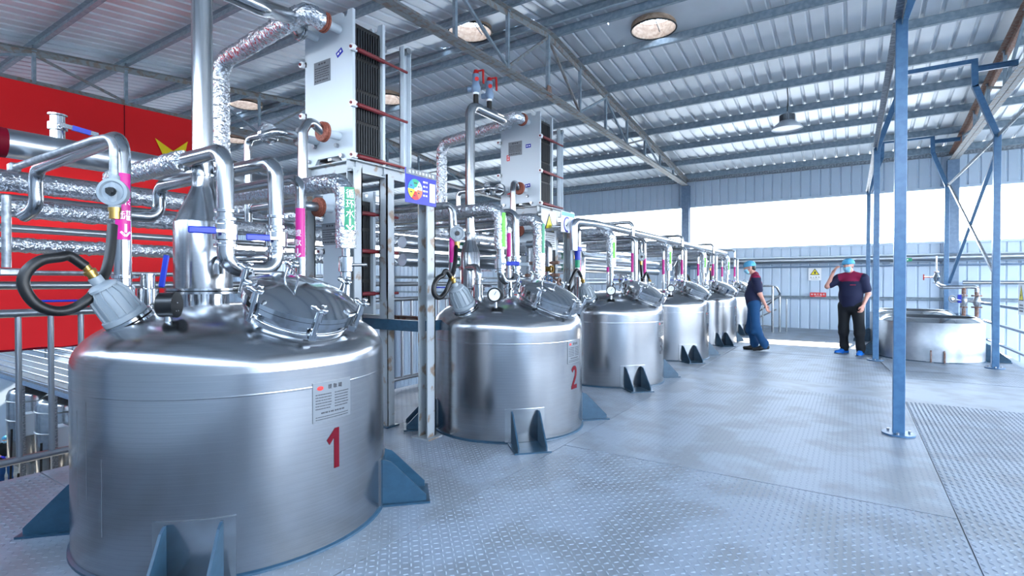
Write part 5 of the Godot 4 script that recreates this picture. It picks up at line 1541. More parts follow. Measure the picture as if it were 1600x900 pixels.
func build_vat(x: float, d: float, label: String, feet: Array) -> void:
	var R := 0.755
	var c := V(x, 0, d)
	var t := thing("open_vat", label, "vat", c, "open round vats")
	var xf := Transform3D(Basis.IDENTITY, c)
	part(t, "wall", S().lathe([Vector2(R, 0), Vector2(R, 0.2), Vector2(R, 0.66), Vector2(R - 0.012, 0.675)], 72, xf, 0.4), mats.vat_steel)
	part(t, "conical_rim", S().lathe([Vector2(R - 0.005, 0.662), Vector2(R + 0.006, 0.668), Vector2(R - 0.075, 0.745), Vector2(R - 0.085, 0.745), Vector2(R - 0.095, 0.735)], 72, xf, 0.4), mats.polished)
	part(t, "liner", S().lathe([Vector2(R - 0.095, 0.735), Vector2(R - 0.02, 0.655), Vector2(R - 0.02, 0.1), Vector2(0, 0.05)], 64, xf, 0.4), mats.vat_steel)
	part(t, "base_ring", S().lathe([Vector2(R + 0.014, 0), Vector2(R + 0.012, 0.012), Vector2(R - 0.002, 0.02)], 64, xf), mats.foot_blue)
	for az in feet:
		var out := Vector3(sin(az[0]), 0, cos(az[0]))
		var side := Vector3(cos(az[0]), 0, -sin(az[0]))
		if az[1]:
			var foot := part(t, "foot", S().box(c + out * (R + 0.15) + Vector3.UP * 0.008, Vector3(0.28, 0.014, 0.34), Basis(side, Vector3.UP, out)), mats.foot_blue)
			for sg in [-1.0, 1.0]:
				part(foot, "gusset", S().slab(PackedVector2Array([Vector2(0, 0), Vector2(0.32, 0), Vector2(0.32, 0.03), Vector2(0.05, 0.28), Vector2(0, 0.28)]), 0.012, Transform3D(Basis(out, Vector3.UP, out.cross(Vector3.UP)), c + out * (R - 0.01) + side * sg * 0.11 + Vector3.UP * 0.012)), mats.foot_blue)
		else:
			var foot := part(t, "cut_bracket", wrapped(grid_plate(0.3, 0.24, 0.006), R, az[0], 0.13, c, 0.0), mats.vat_steel)
			for sg in [-1.0, 1.0]:
				part(foot, "stub", S().slab(PackedVector2Array([Vector2(0, 0), Vector2(0.04, 0), Vector2(0.03, 0.18), Vector2(0, 0.2)]), 0.02, Transform3D(Basis(out, Vector3.UP, out.cross(Vector3.UP)), c + out * R + side * sg * 0.09 + Vector3.UP * 0.01)), mats.truss_rust, "rusty stub")

func build_right_side() -> void:
	var vs := textured("vat_steel", noise_tex(0.01, 4, 61, Color(0.63, 0.655, 0.685), Color(0.68, 0.705, 0.73)), 0.42, 0.85, Vector3(1.2, 1.2, 1.2))
	vs.roughness_texture = noise_tex(0.008, 3, 62, Color(0.92, 0.92, 0.92), Color(1, 1, 1))
	build_hoist_frame()
	build_vat(1.18, 11.94, "nearer open round steel vat with conical rim under the hoist frame", [[0.05, false], [-PI / 2, true], [PI / 2, true]])
	build_vat(1.12, 14.55, "farther open round steel vat, behind the first under the hoist frame", [[-PI / 2, true]])
	# low guard rail at the right edge
	var x := 2.36
	var r := thing("side_rail", "three-bar blue-grey steel rail along the right platform edge", "railing", V(x, 0, 11))
	for y in [0.93, 0.565, 0.2]:
		part(r, "rail_bar", S().angle(V(x, y, 3.0), V(x, y, FAR_D - 0.15), 0.055, 0.006, Vector3.DOWN, Vector3.LEFT), mats.column_paint)
	for d in [3.0, 5.6, 8.2, 15.2, 17.4]:
		part(r, "rail_post", S().bar(V(x, 0.0, d), V(x, 0.95, d), 0.05, 0.05, Vector3.RIGHT), mats.column_paint)
	# warning board tied to that rail
	var sg := thing("warning_board", "white warning board with yellow triangle tied to the right rail", "sign", V(2.32, 0.83, 11.6))
	part(sg, "board", S().box(V(2.32, 1.07, 11.62), Vector3(0.006, 0.5, 0.36)), mats.white_paint)
	part(sg, "triangle", S().slab(PackedVector2Array([Vector2(-0.14, 0), Vector2(0.14, 0), Vector2(0, 0.25)]), 0.003, Transform3D(Basis(Vector3(0, 0, -1), Vector3.UP, Vector3.RIGHT), V(2.3165, 1.05, 11.62))), mats.ink)
	part(sg, "triangle_field", S().slab(PackedVector2Array([Vector2(-0.115, 0), Vector2(0.115, 0), Vector2(0, 0.205)]), 0.003, Transform3D(Basis(Vector3(0, 0, -1), Vector3.UP, Vector3.RIGHT), V(2.314, 1.065, 11.62))), mats.sign_yellow)
	part(sg, "bolt_mark", S().slab(PackedVector2Array([Vector2(0.005, 0.0), Vector2(0.03, 0.07), Vector2(0.0, 0.06), Vector2(0.015, 0.13), Vector2(-0.03, 0.045), Vector2(0.0, 0.055)]), 0.002, Transform3D(Basis(Vector3(0, 0, -1), Vector3.UP, Vector3.RIGHT), V(2.311, 1.08, 11.62))), mats.ink)
	var pr := S()
	print_rows(pr, -0.11, 0.11, -0.09, 0.05, 3, 0.025, 4)
	part(sg, "print", pr.through(Transform3D(Basis(Vector3(0, 0, -1), Vector3.UP, Vector3.RIGHT), V(2.3155, 0.95, 11.62))), mats.ink)
	# pipes along the far wall
	var t := thing("wall_main", "thick grey pipe running the length of the far wall", "pipe", V(0, 1.87, FAR_D - 0.25))
	part(t, "pipe", S().tube(PackedVector3Array([V(-12, 1.985, FAR_D - 0.3), V(RIGHT_X - 0.2, 1.985, FAR_D - 0.3)]), 0.105, 20), mats.pipe_jacket)
	for px in [-6.0, -2.6, 0.9, 4.4]:
		part(t, "bracket", S().bar(V(px, 1.87, FAR_D - 0.42), V(px, 1.87, FAR_D - 0.02), 0.05, 0.02), mats.galvanised)
	t = thing("wall_conduit", "slim conduit under the thick far wall pipe", "conduit", V(0, 1.8, FAR_D - 0.08))
	part(t, "tube", S().tube(PackedVector3Array([V(-12, 1.80, FAR_D - 0.06), V(RIGHT_X - 0.2, 1.80, FAR_D - 0.06)]), 0.025, 10), mats.column_paint)
	t = thing("silver_wall_pipe", "short silver pipe along the far wall right of the vats", "pipe", V(4, 1.3, FAR_D - 0.4))
	part(t, "pipe", S().tube(PackedVector3Array([V(2.35, 1.34, FAR_D - 0.4), V(RIGHT_X - 0.2, 1.34, FAR_D - 0.4)]), 0.05, 16), mats.polished)
	# steam valves behind the nearer vat
	t = thing("steam_manifold", "rust-brown flanged steam valves on two pipes behind the nearer vat", "manifold", V(1.9, 0, 13.25))
	for k in 2:
		var px: float = [1.83, 2.02][k]
		var p := V(px, 0, 13.25)
		var riser := part(t, "riser", S().cyl(p + Vector3.UP * 0.005, p + Vector3.UP * 0.86, 0.032, -1, 14), mats.truss_rust, "rusty riser pipe")
		flange(t, p + Vector3.UP * 0.86, Vector3.UP, 0.085 if k else 0.06, 0.022, mats.truss_rust, 6)
		part(t, "valve_body", S().turned([Vector2(0.035, 0.885), Vector2(0.05, 0.93), Vector2(0.065, 0.99), Vector2(0.05, 1.04), Vector2(0.035, 1.08)], p, p + Vector3.UP, 16).cyl(p + Vector3.UP * 0.985, p + Vector3(-0.14, 0.985, 0.02), 0.03, 0.02, 12), mats.galvanised)
		flange(t, p + Vector3.UP * 1.08, Vector3.UP, 0.085 if k else 0.06, 0.022, mats.truss_rust, 6)
		part(riser, "upper_pipe", S().cyl(p + Vector3.UP * 1.1, p + Vector3.UP * 1.25, 0.034, -1, 14), mats.truss_rust)
	part(t, "cross_pipe", S().tube(bend([V(2.02, 1.16, 13.25), V(2.02, 1.26, 13.25), V(1.5, 1.25, 13.25), V(1.45, 1.3, 13.4)], 0.05), 0.036, 14), mats.polished)
	part(t, "blue_tag", S().box(V(1.76, 1.03, 13.22), Vector3(0.06, 0.16, 0.05), Basis.IDENTITY, 0.01), mats.blue_grip, "blue actuator")
	var hw := V(1.64, 1.03, 13.1)
	var wheel := part(t, "handwheel", S().ring(hw, Vector3(0.5, 0, 0.86), 0.062, 0.011, 24, 8), mats.truss_paint, "grey handwheel")
	part(wheel, "spindle", S().cyl(hw, V(1.83, 0.99, 13.25), 0.012, -1, 8).cyl(hw - Vector3(0.01, 0, 0.017), hw + Vector3(0.01, 0, 0.017), 0.026, -1, 12), mats.steel_bolt)
	t = thing("drain_tap", "small steel valve with red tee handle on the far hoist post", "valve", V(1.72, 1.3, 15.9))
	var q := V(1.70, 1.47, 15.95)
	part(t, "body", S().turned([Vector2(0.03, -0.16), Vector2(0.07, -0.15), Vector2(0.07, -0.12), Vector2(0.035, -0.1), Vector2(0.075, 0.0), Vector2(0.035, 0.1), Vector2(0.06, 0.12), Vector2(0.06, 0.14), Vector2(0.02, 0.15), Vector2(0.02, 0.5), Vector2(0, 0.5)], q, q + Vector3.UP, 16), mats.polished)
	part(t, "spindle", S().cyl(q, q + Vector3(-0.24, 0.0, 0.02), 0.012, -1, 8), mats.red_paint)
	part(t, "tee_handle", S().cyl(q + Vector3(-0.24, -0.07, 0.02), q + Vector3(-0.24, 0.07, 0.02), 0.014, -1, 8), mats.red_paint, "red tee handle")
	part(t, "arm", S().bar(q - Vector3.UP * 0.14, V(1.88, 1.25, 16.05), 0.05, 0.05), mats.galvanised)
	# signs on the far wall
	var b := V(-0.886, 1.58, FAR_D - 0.03)
	t = thing("hazard_sign", "white square hazard sign with yellow triangle on the far wall", "sign", b - Vector3.UP * 0.18)
	part(t, "board", S().box(b, Vector3(0.325, 0.355, 0.008)), mats.white_paint)
	part(t, "triangle", S().slab(PackedVector2Array([Vector2(-0.125, -0.02), Vector2(0.125, -0.02), Vector2(0, 0.17)]), 0.003, Transform3D(Basis.IDENTITY, b + Vector3(0, 0, 0.006))), mats.ink)
	part(t, "triangle_field", S().slab(PackedVector2Array([Vector2(-0.095, -0.004), Vector2(0.095, -0.004), Vector2(0, 0.138)]), 0.003, Transform3D(Basis.IDENTITY, b + Vector3(0, 0, 0.008))), mats.sign_yellow)
	part(t, "pictogram", S().slab(PackedVector2Array([Vector2(-0.015, 0.01), Vector2(0.03, 0.012), Vector2(0.02, 0.05), Vector2(0.035, 0.06), Vector2(0.0, 0.1), Vector2(-0.02, 0.06)]), 0.002, Transform3D(Basis.IDENTITY, b + Vector3(0, 0, 0.0105))), mats.ink)
	var wr := S()
	var keys := ["dang", "xin", "ji", "fa"]
	for k in 4: glyph(keys[k], 0.04, 0.006, Vector2(-0.1 + k * 0.067, -0.088), wr)
	print_rows(wr, -0.1, 0.11, -0.145, -0.13, 1, 0.01, 8)
	part(t, "print", wr.moved(b + Vector3(0, 0, 0.005)), mats.ink)
	b = V(-0.80, 0.99, FAR_D - 0.12)
	t = thing("red_notice", "small red notice with white characters fixed to the wall girt", "sign", b - Vector3.UP * 0.06)
	part(t, "board", S().box(b, Vector3(0.4, 0.125, 0.008)), mats.sign_red)
	wr = S()
	keys = ["jin", "zhi", "fa", "dian", "ji"]
	for k in 5: glyph(keys[k], 0.052, 0.007, Vector2(-0.15 + k * 0.074, 0.008), wr)
	print_rows(wr, -0.08, 0.09, -0.05, -0.03, 1, 0.012, 9)
	part(t, "print", wr.moved(b + Vector3(0, 0, 0.005)), mats.white_paint)
	b = V(1.16, 1.94, FAR_D - 0.44)
	t = thing("exit_sign", "slim green exit sign hanging before the thick wall pipe", "sign", b)
	part(t, "panel", S().box(b, Vector3(0.34, 0.09, 0.02)), mats.green_sticker)
	wr = S()
	print_rows(wr, -0.13, 0.13, -0.02, 0.02, 1, 0.03, 2)
	part(t, "print", wr.moved(b + Vector3(0, 0, 0.0115)), mats.white_paint)
	part(t, "hanger", S().bar(b + Vector3(0, 0.045, 0), b + Vector3(0, 0.11, -0.08), 0.02, 0.01), mats.galvanised)
	# hanging high-bay lamp
	var l := V(-1.12, 4.60, 12.1)
	t = thing("pendant_lamp", "grey bell-shaped high-bay lamp hanging from a roof purlin", "lamp", l - Vector3.UP * 0.1)
	part(t, "reflector", S().turned([Vector2(0.285, -0.12), Vector2(0.295, -0.115), Vector2(0.24, -0.05), Vector2(0.16, 0.02), Vector2(0.13, 0.05), Vector2(0.12, 0.05), Vector2(0.15, 0.015), Vector2(0.23, -0.055), Vector2(0.28, -0.115)], l, l + Vector3.UP, 36, -2.0), mats.hx_white)
	part(t, "diffuser", S().turned([Vector2(0.0, -0.1), Vector2(0.265, -0.1)], l, l + Vector3.UP, 32), mats.white_paint)
	var hs := S().cyl(l + Vector3.UP * 0.05, l + Vector3.UP * 0.17, 0.12, -1, 28)
	for k in 24:
		var a := TAU * k / 24
		hs.box(l + Vector3(cos(a) * 0.132, 0.11, sin(a) * 0.132), Vector3(0.03, 0.12, 0.006), Basis(Vector3.UP, -a))
	part(t, "housing", hs, mats.pipe_dull, "finned housing")
	part(t, "hook", S().cyl(l + Vector3.UP * 0.17, l + Vector3.UP * 0.24, 0.02, 0.012, 10), mats.steel_bolt)
	part(t, "cord", S().tube(bend([l + Vector3.UP * 0.23, l + Vector3(0.015, 0.45, 0), V(-1.12, 5.33, 12.1)], 0.1), 0.009, 8), mats.rubber)
	# stair rail by the far wall
	t = thing("stair_rail", "bent stainless stair rail beside the last tank at the far wall", "railing", V(-2.0, 0, 15.8))
	var sd := 15.75
	part(t, "handrail", S().tube(bend([V(-3.1, 1.25, sd), V(-1.7, 1.25, sd), V(-1.6, 1.02, sd + 0.1), V(-2.7, 0.1, sd + 0.9)], 0.1), 0.03, 14), mats.pipe_steel)
	part(t, "stringer_rail", S().tube(PackedVector3Array([V(-1.58, 1.0, sd + 0.1), V(-3.0, 0.25, sd + 0.1)]), 0.026, 12), mats.pipe_dull)
	part(t, "stringer_rail", S().tube(PackedVector3Array([V(-1.7, 0.62, sd + 0.1), V(-3.0, -0.1, sd + 0.1)]), 0.022, 12), mats.pipe_dull)
	part(t, "landing_rail", S().tube(PackedVector3Array([V(-3.1, 0.98, sd), V(-1.78, 0.98, sd)]), 0.015, 10), mats.pipe_steel)
	part(t, "kick_rail", S().tube(PackedVector3Array([V(-3.1, 0.16, sd), V(-1.78, 0.16, sd)]), 0.02, 10), mats.pipe_steel)
	for q2 in [[-1.78, 1.25, 0.032, 0.0], [-1.62, 1.0, 0.028, 0.12], [-1.46, 0.9, 0.02, 0.2], [-2.02, 0.98, 0.013, 0.0], [-2.25, 0.98, 0.013, 0.0], [-2.48, 0.98, 0.013, 0.0], [-2.71, 0.98, 0.013, 0.0]]:
		part(t, "rail_post", S().cyl(V(q2[0], 0.0, sd + q2[3]), V(q2[0], q2[1], sd + q2[3]), q2[2], -1, 12), mats.pipe_steel)

# ------------------------------------------------------------------ signs on the posts
func build_post_signs() -> void:
	# blue valve-state board with a coloured wheel
	var x := -3.03
	var face := func(d: float, y: float, z: float) -> Transform3D: return Transform3D(Basis(Vector3(0, 0, -1), Vector3.UP, Vector3.RIGHT), V(x + z, y, d))
	var d0 := 3.10
	var d1 := 3.47
	var cd := (d0 + d1) / 2
	var yc := 2.14
	var t := thing("status_board", "blue status board with six-colour wheel on the first post", "sign", V(x, yc - 0.14, cd))
	part(t, "board", S().box(V(x, yc, cd), Vector3(0.008, 0.28, d1 - d0)), mats.sign_blue)
	part(t, "title_band", S().box(V(x + 0.005, yc + 0.115, cd), Vector3(0.003, 0.05, d1 - d0 - 0.01)), mats.truss_paint)
	var ti := S()
	var keys := ["guan", "dao", "fa", "men", "zhi", "ji", "qu", "dian"]
	for k in 8: glyph(keys[k] if GLYPHS.has(keys[k]) else "huan", 0.026, 0.0035, Vector2(-0.14 + k * 0.04, 0), ti)
	part(t, "title", ti.through(face.call(cd, yc + 0.115, 0.0075)), mats.white_paint)
	var cols := [Color(0.05, 0.62, 0.45), Color(0.72, 0.78, 0.82), Color(0.93, 0.42, 0.25), Color(0.85, 0.1, 0.15), Color(0.88, 0.85, 0.12), Color(0.1, 0.55, 0.9)]
	for k in 6:
		var poly := PackedVector2Array([Vector2.ZERO])
		for j in 9:
			var a := PI / 2 + 0.5 - TAU * (k + j / 8.0) / 6
			poly.append(Vector2(cos(a), sin(a)) * 0.085)
		var nm := "wheel_%d" % k
		plain(nm, cols[k], 0.4)
		var wd := part(t, "wheel_sector", S().slab(poly, 0.003, face.call(cd - 0.075, yc - 0.025, 0.006)), mats[nm], ["teal", "grey", "orange", "red", "yellow", "sky blue"][k] + " sector")
		var am := PI / 2 + 0.5 - TAU * (k + 0.5) / 6
		var gi := S()
		print_rows(gi, -0.016, 0.016, -0.008, 0.008, 1, 0.011, k)
		part(wd, "print", gi.moved(Vector3(cos(am), sin(am), 0) * 0.052).through(face.call(cd - 0.075, yc - 0.025, 0.0082)), mats.ink)
	part(t, "pointer", S().slab(PackedVector2Array([Vector2(-0.012, -0.012), Vector2(0.07, 0.025), Vector2(0.0, 0.016)]), 0.003, face.call(cd - 0.075, yc - 0.025, 0.0085)), mats.white_paint)
	part(t, "hub", S().cyl(V(x + 0.008, yc - 0.025, cd - 0.075), V(x + 0.014, yc - 0.025, cd - 0.075), 0.016, -1, 16), mats.white_paint)
	var tx := S()
	print_rows(tx, 0.02, 0.075, -0.08, 0.07, 4, 0.014, 3)
	part(t, "print", tx.through(face.call(cd, yc, 0.0055)), mats.white_paint)
	part(t, "card", S().box(V(x + 0.006, yc - 0.03, cd + 0.135), Vector3(0.004, 0.16, 0.07)), mats.white_paint)
	part(t, "bracket", S().box(V(x - 0.03, yc - 0.05, 3.43), Vector3(0.05, 0.05, 0.08)), mats.steel_bolt)
	# white dial board on the second post
	yc = 2.11
	cd = 6.0
	t = thing("dial_board", "small white board with a round blue dial on the second post", "sign", V(x, yc - 0.13, cd))
	part(t, "board", S().box(V(x, yc, cd), Vector3(0.008, 0.26, 0.37)), mats.white_paint)
	part(t, "title_band", S().box(V(x + 0.005, yc + 0.1, cd), Vector3(0.003, 0.05, 0.35)), mats.wheel_5)
	part(t, "dial_ring", S().lathe([Vector2(0.075, 0), Vector2(0.09, 0.002), Vector2(0.1, 0)], 32, Transform3D(Basis(Vector3.UP, Vector3.RIGHT, Vector3(0, 0, 1)), V(x + 0.006, yc - 0.03, cd - 0.03)), 0.5, -0.5, 3.4), mats.sign_blue)
	part(t, "dial_mark", S().slab(PackedVector2Array([Vector2(-0.03, 0.0), Vector2(-0.01, -0.02), Vector2(0.04, 0.04), Vector2(-0.01, 0.0)]), 0.003, face.call(cd - 0.04, yc - 0.04, 0.006)), mats.ink)
	part(t, "bracket", S().box(V(x - 0.03, yc - 0.05, 6.16), Vector3(0.05, 0.05, 0.08)), mats.steel_bolt)
	# white warning sheet with tall yellow triangle on the second stand
	var c := V(-3.56, 2.08, 6.46)
	t = thing("warning_sheet", "white warning sheet with tall yellow triangle on the second stand", "sign", c - Vector3.UP * 0.26)
	part(t, "board", S().box(c, Vector3(0.008, 0.54, 0.42)), mats.white_paint)
	var f2 := Transform3D(Basis(Vector3(0, 0, -1), Vector3.UP, Vector3.RIGHT), c + Vector3(0.006, 0, 0))
	part(t, "triangle", S().slab(PackedVector2Array([Vector2(-0.15, -0.03), Vector2(0.15, -0.03), Vector2(0, 0.24)]), 0.003, f2), mats.ink)
	part(t, "triangle_field", S().slab(PackedVector2Array([Vector2(-0.115, -0.01), Vector2(0.115, -0.01), Vector2(0, 0.195)]), 0.003, f2.translated(Vector3(0.002, 0, 0))), mats.sign_yellow)
	var ps := S()
	print_rows(ps, -0.16, 0.16, -0.24, -0.06, 6, 0.012, 14)
	part(t, "print", ps.through(f2.translated(Vector3(-0.001, 0, 0))), mats.truss_paint)
	part(t, "hanger", S().box(V(-3.62, 2.3, 6.4), Vector3(0.12, 0.03, 0.06)), mats.steel_bolt)

# ------------------------------------------------------------------ banner and lower hall
func build_banner() -> void:
	var x := -11.16
	var t := thing("red_banner", "huge red banner with a yellow star hung below the roof truss", "banner", V(x, 0.28, 2.5))
	var pieces := [[-0.85, 1.3], [1.3, 4.23], [4.23, 5.87]]
	for p in pieces:
		var s := S()
		var nx := int((p[1] - p[0]) / 0.12)
		var ny := 24
		for side in [0.0, 0.006]:
			var base := s.v.size()
			for i in nx + 1:
				for j in ny + 1:
					var d: float = lerpf(p[0], p[1], float(i) / nx)
					var top := 4.66 - absf(d - RIDGE_D) * 0.019
					var y := lerpf(0.28 + (0.012 * sin(d * 9.0)), top, float(j) / ny)
					var w := 0.018 * sin(d * 2.4 + 0.3 * y) * (1.0 - float(j) / ny * 0.7)
					s.vert(V(x + w + side, y, d), Vector3(1 if side > 0 else -1, 0, 0.04 * cos(d * 2.4)).normalized(), Vector2(d, y))
			for i in nx:
				for j in ny:
					var a := base + i * (ny + 1) + j
					s.tri(a, a + 1, a + ny + 2); s.tri(a, a + ny + 2, a + ny + 1)
		part(t, "cloth_panel", s, mats.banner_red)
	for d in [1.3, 4.23]:
		part(t, "seam", S().bar(V(x + 0.012, 0.3, d), V(x + 0.012, 4.58, d), 0.004, 0.012, Vector3(0, 0, 1)), mats.dark_red)
	part(t, "hem_rope", S().tube(PackedVector3Array([V(x, 0.27, -0.85), V(x, 0.27, 5.87)]), 0.018, 8), mats.dark_red)
	var star := PackedVector2Array()
	for k in 10:
		var a := -PI / 2 + 0.11 + k * PI / 5
		star.append(Vector2(cos(a), sin(a)) * (0.5 if k % 2 == 0 else 0.191))
	part(t, "star", S().slab(star, 0.004, Transform3D(Basis(Vector3(0, 0, -1), Vector3.UP, Vector3.RIGHT), V(x + 0.03, 3.72, 5.06))), mats.star_yellow, "yellow five-pointed star")

func build_lower_hall() -> void:
	# a gallery with a many-barred rail below the banner
	var gd := 5.2
	var gy := -1.45
	var g := thing("gallery", "galvanised gallery deck with barred rail in the lower hall under the banner", "gallery", V(-20, LOW_Y, gd))
	part(g, "deck", S().box(V(-20.5, gy - 0.08, gd + 0.9), Vector3(18, 0.1, 1.8)), mats.truss_paint)
	part(g, "edge_beam", S().channel(V(-29.5, gy - 0.14, gd), V(-11.6, gy - 0.14, gd), 0.08, 0.22, 0.01, Vector3(0, 0, 1)), mats.column_paint)
	for k in 6:
		part(g, "rail_bar", S().tube(PackedVector3Array([V(-29.5, gy + 0.16 + 0.17 * k, gd), V(-11.6, gy + 0.16 + 0.17 * k, gd)]), 0.028 if k in [0, 5] else 0.018, 8), mats.pipe_steel)
		part(g, "back_rail_bar", S().tube(PackedVector3Array([V(-29.5, gy + 0.16 + 0.17 * k, gd + 1.75), V(-11.6, gy + 0.16 + 0.17 * k, gd + 1.75)]), 0.022, 8), mats.pipe_steel)
	var n := 0
	for x in [-29.0, -26.35, -23.7, -21.05, -18.4, -15.75, -13.1]:
		part(g, "deck_post", S().bar(V(x, LOW_Y, gd + 0.05), V(x, gy - 0.05, gd + 0.05), 0.13, 0.13, Vector3.RIGHT), mats.galvanised)
		part(g, "rail_post", S().bar(V(x, gy, gd), V(x, gy + 1.06, gd), 0.045, 0.045, Vector3.RIGHT), mats.pipe_steel)
		part(g, "back_rail_post", S().bar(V(x + 1.2, gy, gd + 1.75), V(x + 1.2, gy + 1.06, gd + 1.75), 0.045, 0.045, Vector3.RIGHT), mats.pipe_steel)
		n += 1
	# hanging steel kettles under the gallery
	var words := ["steel kettle hanging under the gallery, nearest the worker below", "steel kettle hanging under the gallery, next along from the worker", "steel kettle hanging under the gallery, third from the worker", "steel kettle hanging under the gallery, beyond the banner's end"]
	n = 0
	for x in [-22.3, -19.7, -17.0, -14.4]:
		var c := V(x, 0, gd + 0.75)
		var t := thing("hanging_kettle", words[n], "kettle", c + Vector3.UP * -4.7, "kettles under the gallery")
		part(t, "wall", S().lathe([Vector2(0.72, -4.3), Vector2(0.74, -4.26), Vector2(0.74, -2.25), Vector2(0.68, -2.1), Vector2(0.4, -1.95), Vector2(0, -1.9)], 40, Transform3D(Basis.IDENTITY, c), 0.6), mats.dome_steel)
		part(t, "bottom_cone", S().lathe([Vector2(0.06, -5.1), Vector2(0.08, -5.05), Vector2(0.74, -4.28)], 32, Transform3D(Basis.IDENTITY, c)), mats.dome_steel)
		for y in [-2.4, -3.0, -4.2]:
			part(t, "band", S().ring(c + Vector3.UP * y, Vector3.UP, 0.745, 0.02, 40, 6), mats.pipe_dull)
		part(t, "drain_hose", S().tube(bend([c + Vector3(0.5, -3.2, 0.75), c + Vector3(0.5, -5.2, 0.8), c + Vector3(1.1, -5.4, 0.8), c + Vector3(1.3, -4.4, 0.8)], 0.3), 0.03, 10), mats.rubber, "black hose")
		for a in [0.6, 2.7, 4.8]:
			part(t, "leg", S().cyl(c + Vector3(cos(a) * 0.62, LOW_Y, sin(a) * 0.62), c + Vector3(cos(a) * 0.66, -4.2, sin(a) * 0.66), 0.05, -1, 12), mats.pipe_dull)
		part(t, "control_box", S().box(c + Vector3(1.05, -3.0, 0.5), Vector3(0.5, 0.65, 0.3), Basis.IDENTITY, 0.02), mats.hx_white)
		n += 1

# ------------------------------------------------------------------ people
# bones: [a, b, radius a, radius b, squash x, squash z]; joined with a smooth minimum on a grid, meshed as surface nets
func field_mesh(bones: Array, cell: float, blend: float, into: Shape) -> void:
	var lo := Vector3.ONE * 1e9
	var hi := Vector3.ONE * -1e9
	for b in bones:
		var m := (maxf(b[2], b[3]) * maxf(1.0, maxf(b[4], b[5])) + blend * 3.0 + cell * 2.0) * Vector3.ONE
		lo = lo.min(b[0] - m).min(b[1] - m)
		hi = hi.max(b[0] + m).max(b[1] + m)
	var nx := int((hi.x - lo.x) / cell) + 2
	var ny := int((hi.y - lo.y) / cell) + 2
	var nz := int((hi.z - lo.z) / cell) + 2
	var f := PackedFloat32Array()
	f.resize(nx * ny * nz)
	var inv := 1.0 / blend
	for b in bones:
		var a: Vector3 = b[0]
		var e: Vector3 = b[1] - b[0]
		var l2 := maxf(e.length_squared(), 1e-9)
		var ra: float = b[2]
		var rd: float = b[3] - b[2]
		var sx: float = 1.0 / b[4]
		var sz: float = 1.0 / b[5]
		var m := maxf(b[2], b[3]) * maxf(1.0, maxf(b[4], b[5])) + blend * 3.0
		var p0 := (a.min(b[1]) - Vector3.ONE * m - lo) / cell
		var p1 := (a.max(b[1]) + Vector3.ONE * m - lo) / cell
		for i in range(maxi(0, int(p0.x)), mini(nx, int(p1.x) + 1)):
			for j in range(maxi(0, int(p0.y)), mini(ny, int(p1.y) + 1)):
				var row := (i * ny + j) * nz
				for k in range(maxi(0, int(p0.z)), mini(nz, int(p1.z) + 1)):
					var q := lo + Vector3(i, j, k) * cell - a
					var t := clampf(q.dot(e) / l2, 0.0, 1.0)
					q -= e * t
					q.x *= sx
					q.z *= sz
					var dd := (q.length() - ra - rd * t) * inv
					if dd < 4.0: f[row + k] += exp(-maxf(dd, -9.0))
	var ids := {}
	var base := into.v.size()
	var cnt := 0
	var corner := PackedInt32Array([0, 1, nz, nz + 1, ny * nz, ny * nz + 1, ny * nz + nz, ny * nz + nz + 1])
	for i in nx - 1:
		for j in ny - 1:
			var row := (i * ny + j) * nz
			for k in nz - 1:
				var c0 := row + k
				var ins := 0
				for q in 8:
					if f[c0 + corner[q]] > 1.0: ins += 1
				if ins == 0 or ins == 8: continue
				var p := Vector3.ZERO
				var n := 0
				for q in 8:
					for ax in [1, 2, 4]:
						if q & ax: continue
						var va := f[c0 + corner[q]]
						var vb := f[c0 + corner[q | ax]]
						if (va > 1.0) == (vb > 1.0): continue
						var la := log(maxf(va, 1e-6))
						var lb := log(maxf(vb, 1e-6))
						var s := la / (la - lb)
						var o := Vector3(1 if q & 4 else 0, 1 if q & 2 else 0, 1 if q & 1 else 0)
						o += Vector3(1 if ax == 4 else 0, 1 if ax == 2 else 0, 1 if ax == 1 else 0) * s
						p += o
						n += 1
				p = lo + (Vector3(i, j, k) + p / n) * cell
				var g := Vector3.ZERO
				for q in 8:
					var val := log(maxf(f[c0 + corner[q]], 1e-6))
					g += Vector3(1 if q & 4 else -1, 1 if q & 2 else -1, 1 if q & 1 else -1) * val
				ids[c0] = into.vert(p, -g.normalized() if g.length() > 1e-9 else Vector3.UP)
				cnt += 1
	for c0 in ids:
		var k: int = c0 % nz
		var j: int = (c0 / nz) % ny
		var i: int = c0 / (nz * ny)
		var sa := f[c0] > 1.0
		for ax in 3:
			var step: int = [ny * nz, nz, 1][ax]
			if (f[c0 + step] > 1.0) == sa: continue
			var u: int = [nz, 1, ny * nz][ax]
			var w: int = [1, ny * nz, nz][ax]
			if ids.has(c0 - u) and ids.has(c0 - w) and ids.has(c0 - u - w):
				var a: int = ids[c0]
				var b: int = ids[c0 - u]
				var c: int = ids[c0 - u - w]
				var d: int = ids[c0 - w]
				into.tri(a, b, c); into.tri(a, c, d)

func bone(a: Vector3, b: Vector3, ra: float, rb: float, sx := 1.0, sz := 1.0) -> Array:
	return [a, b, ra, rb, sx, sz]

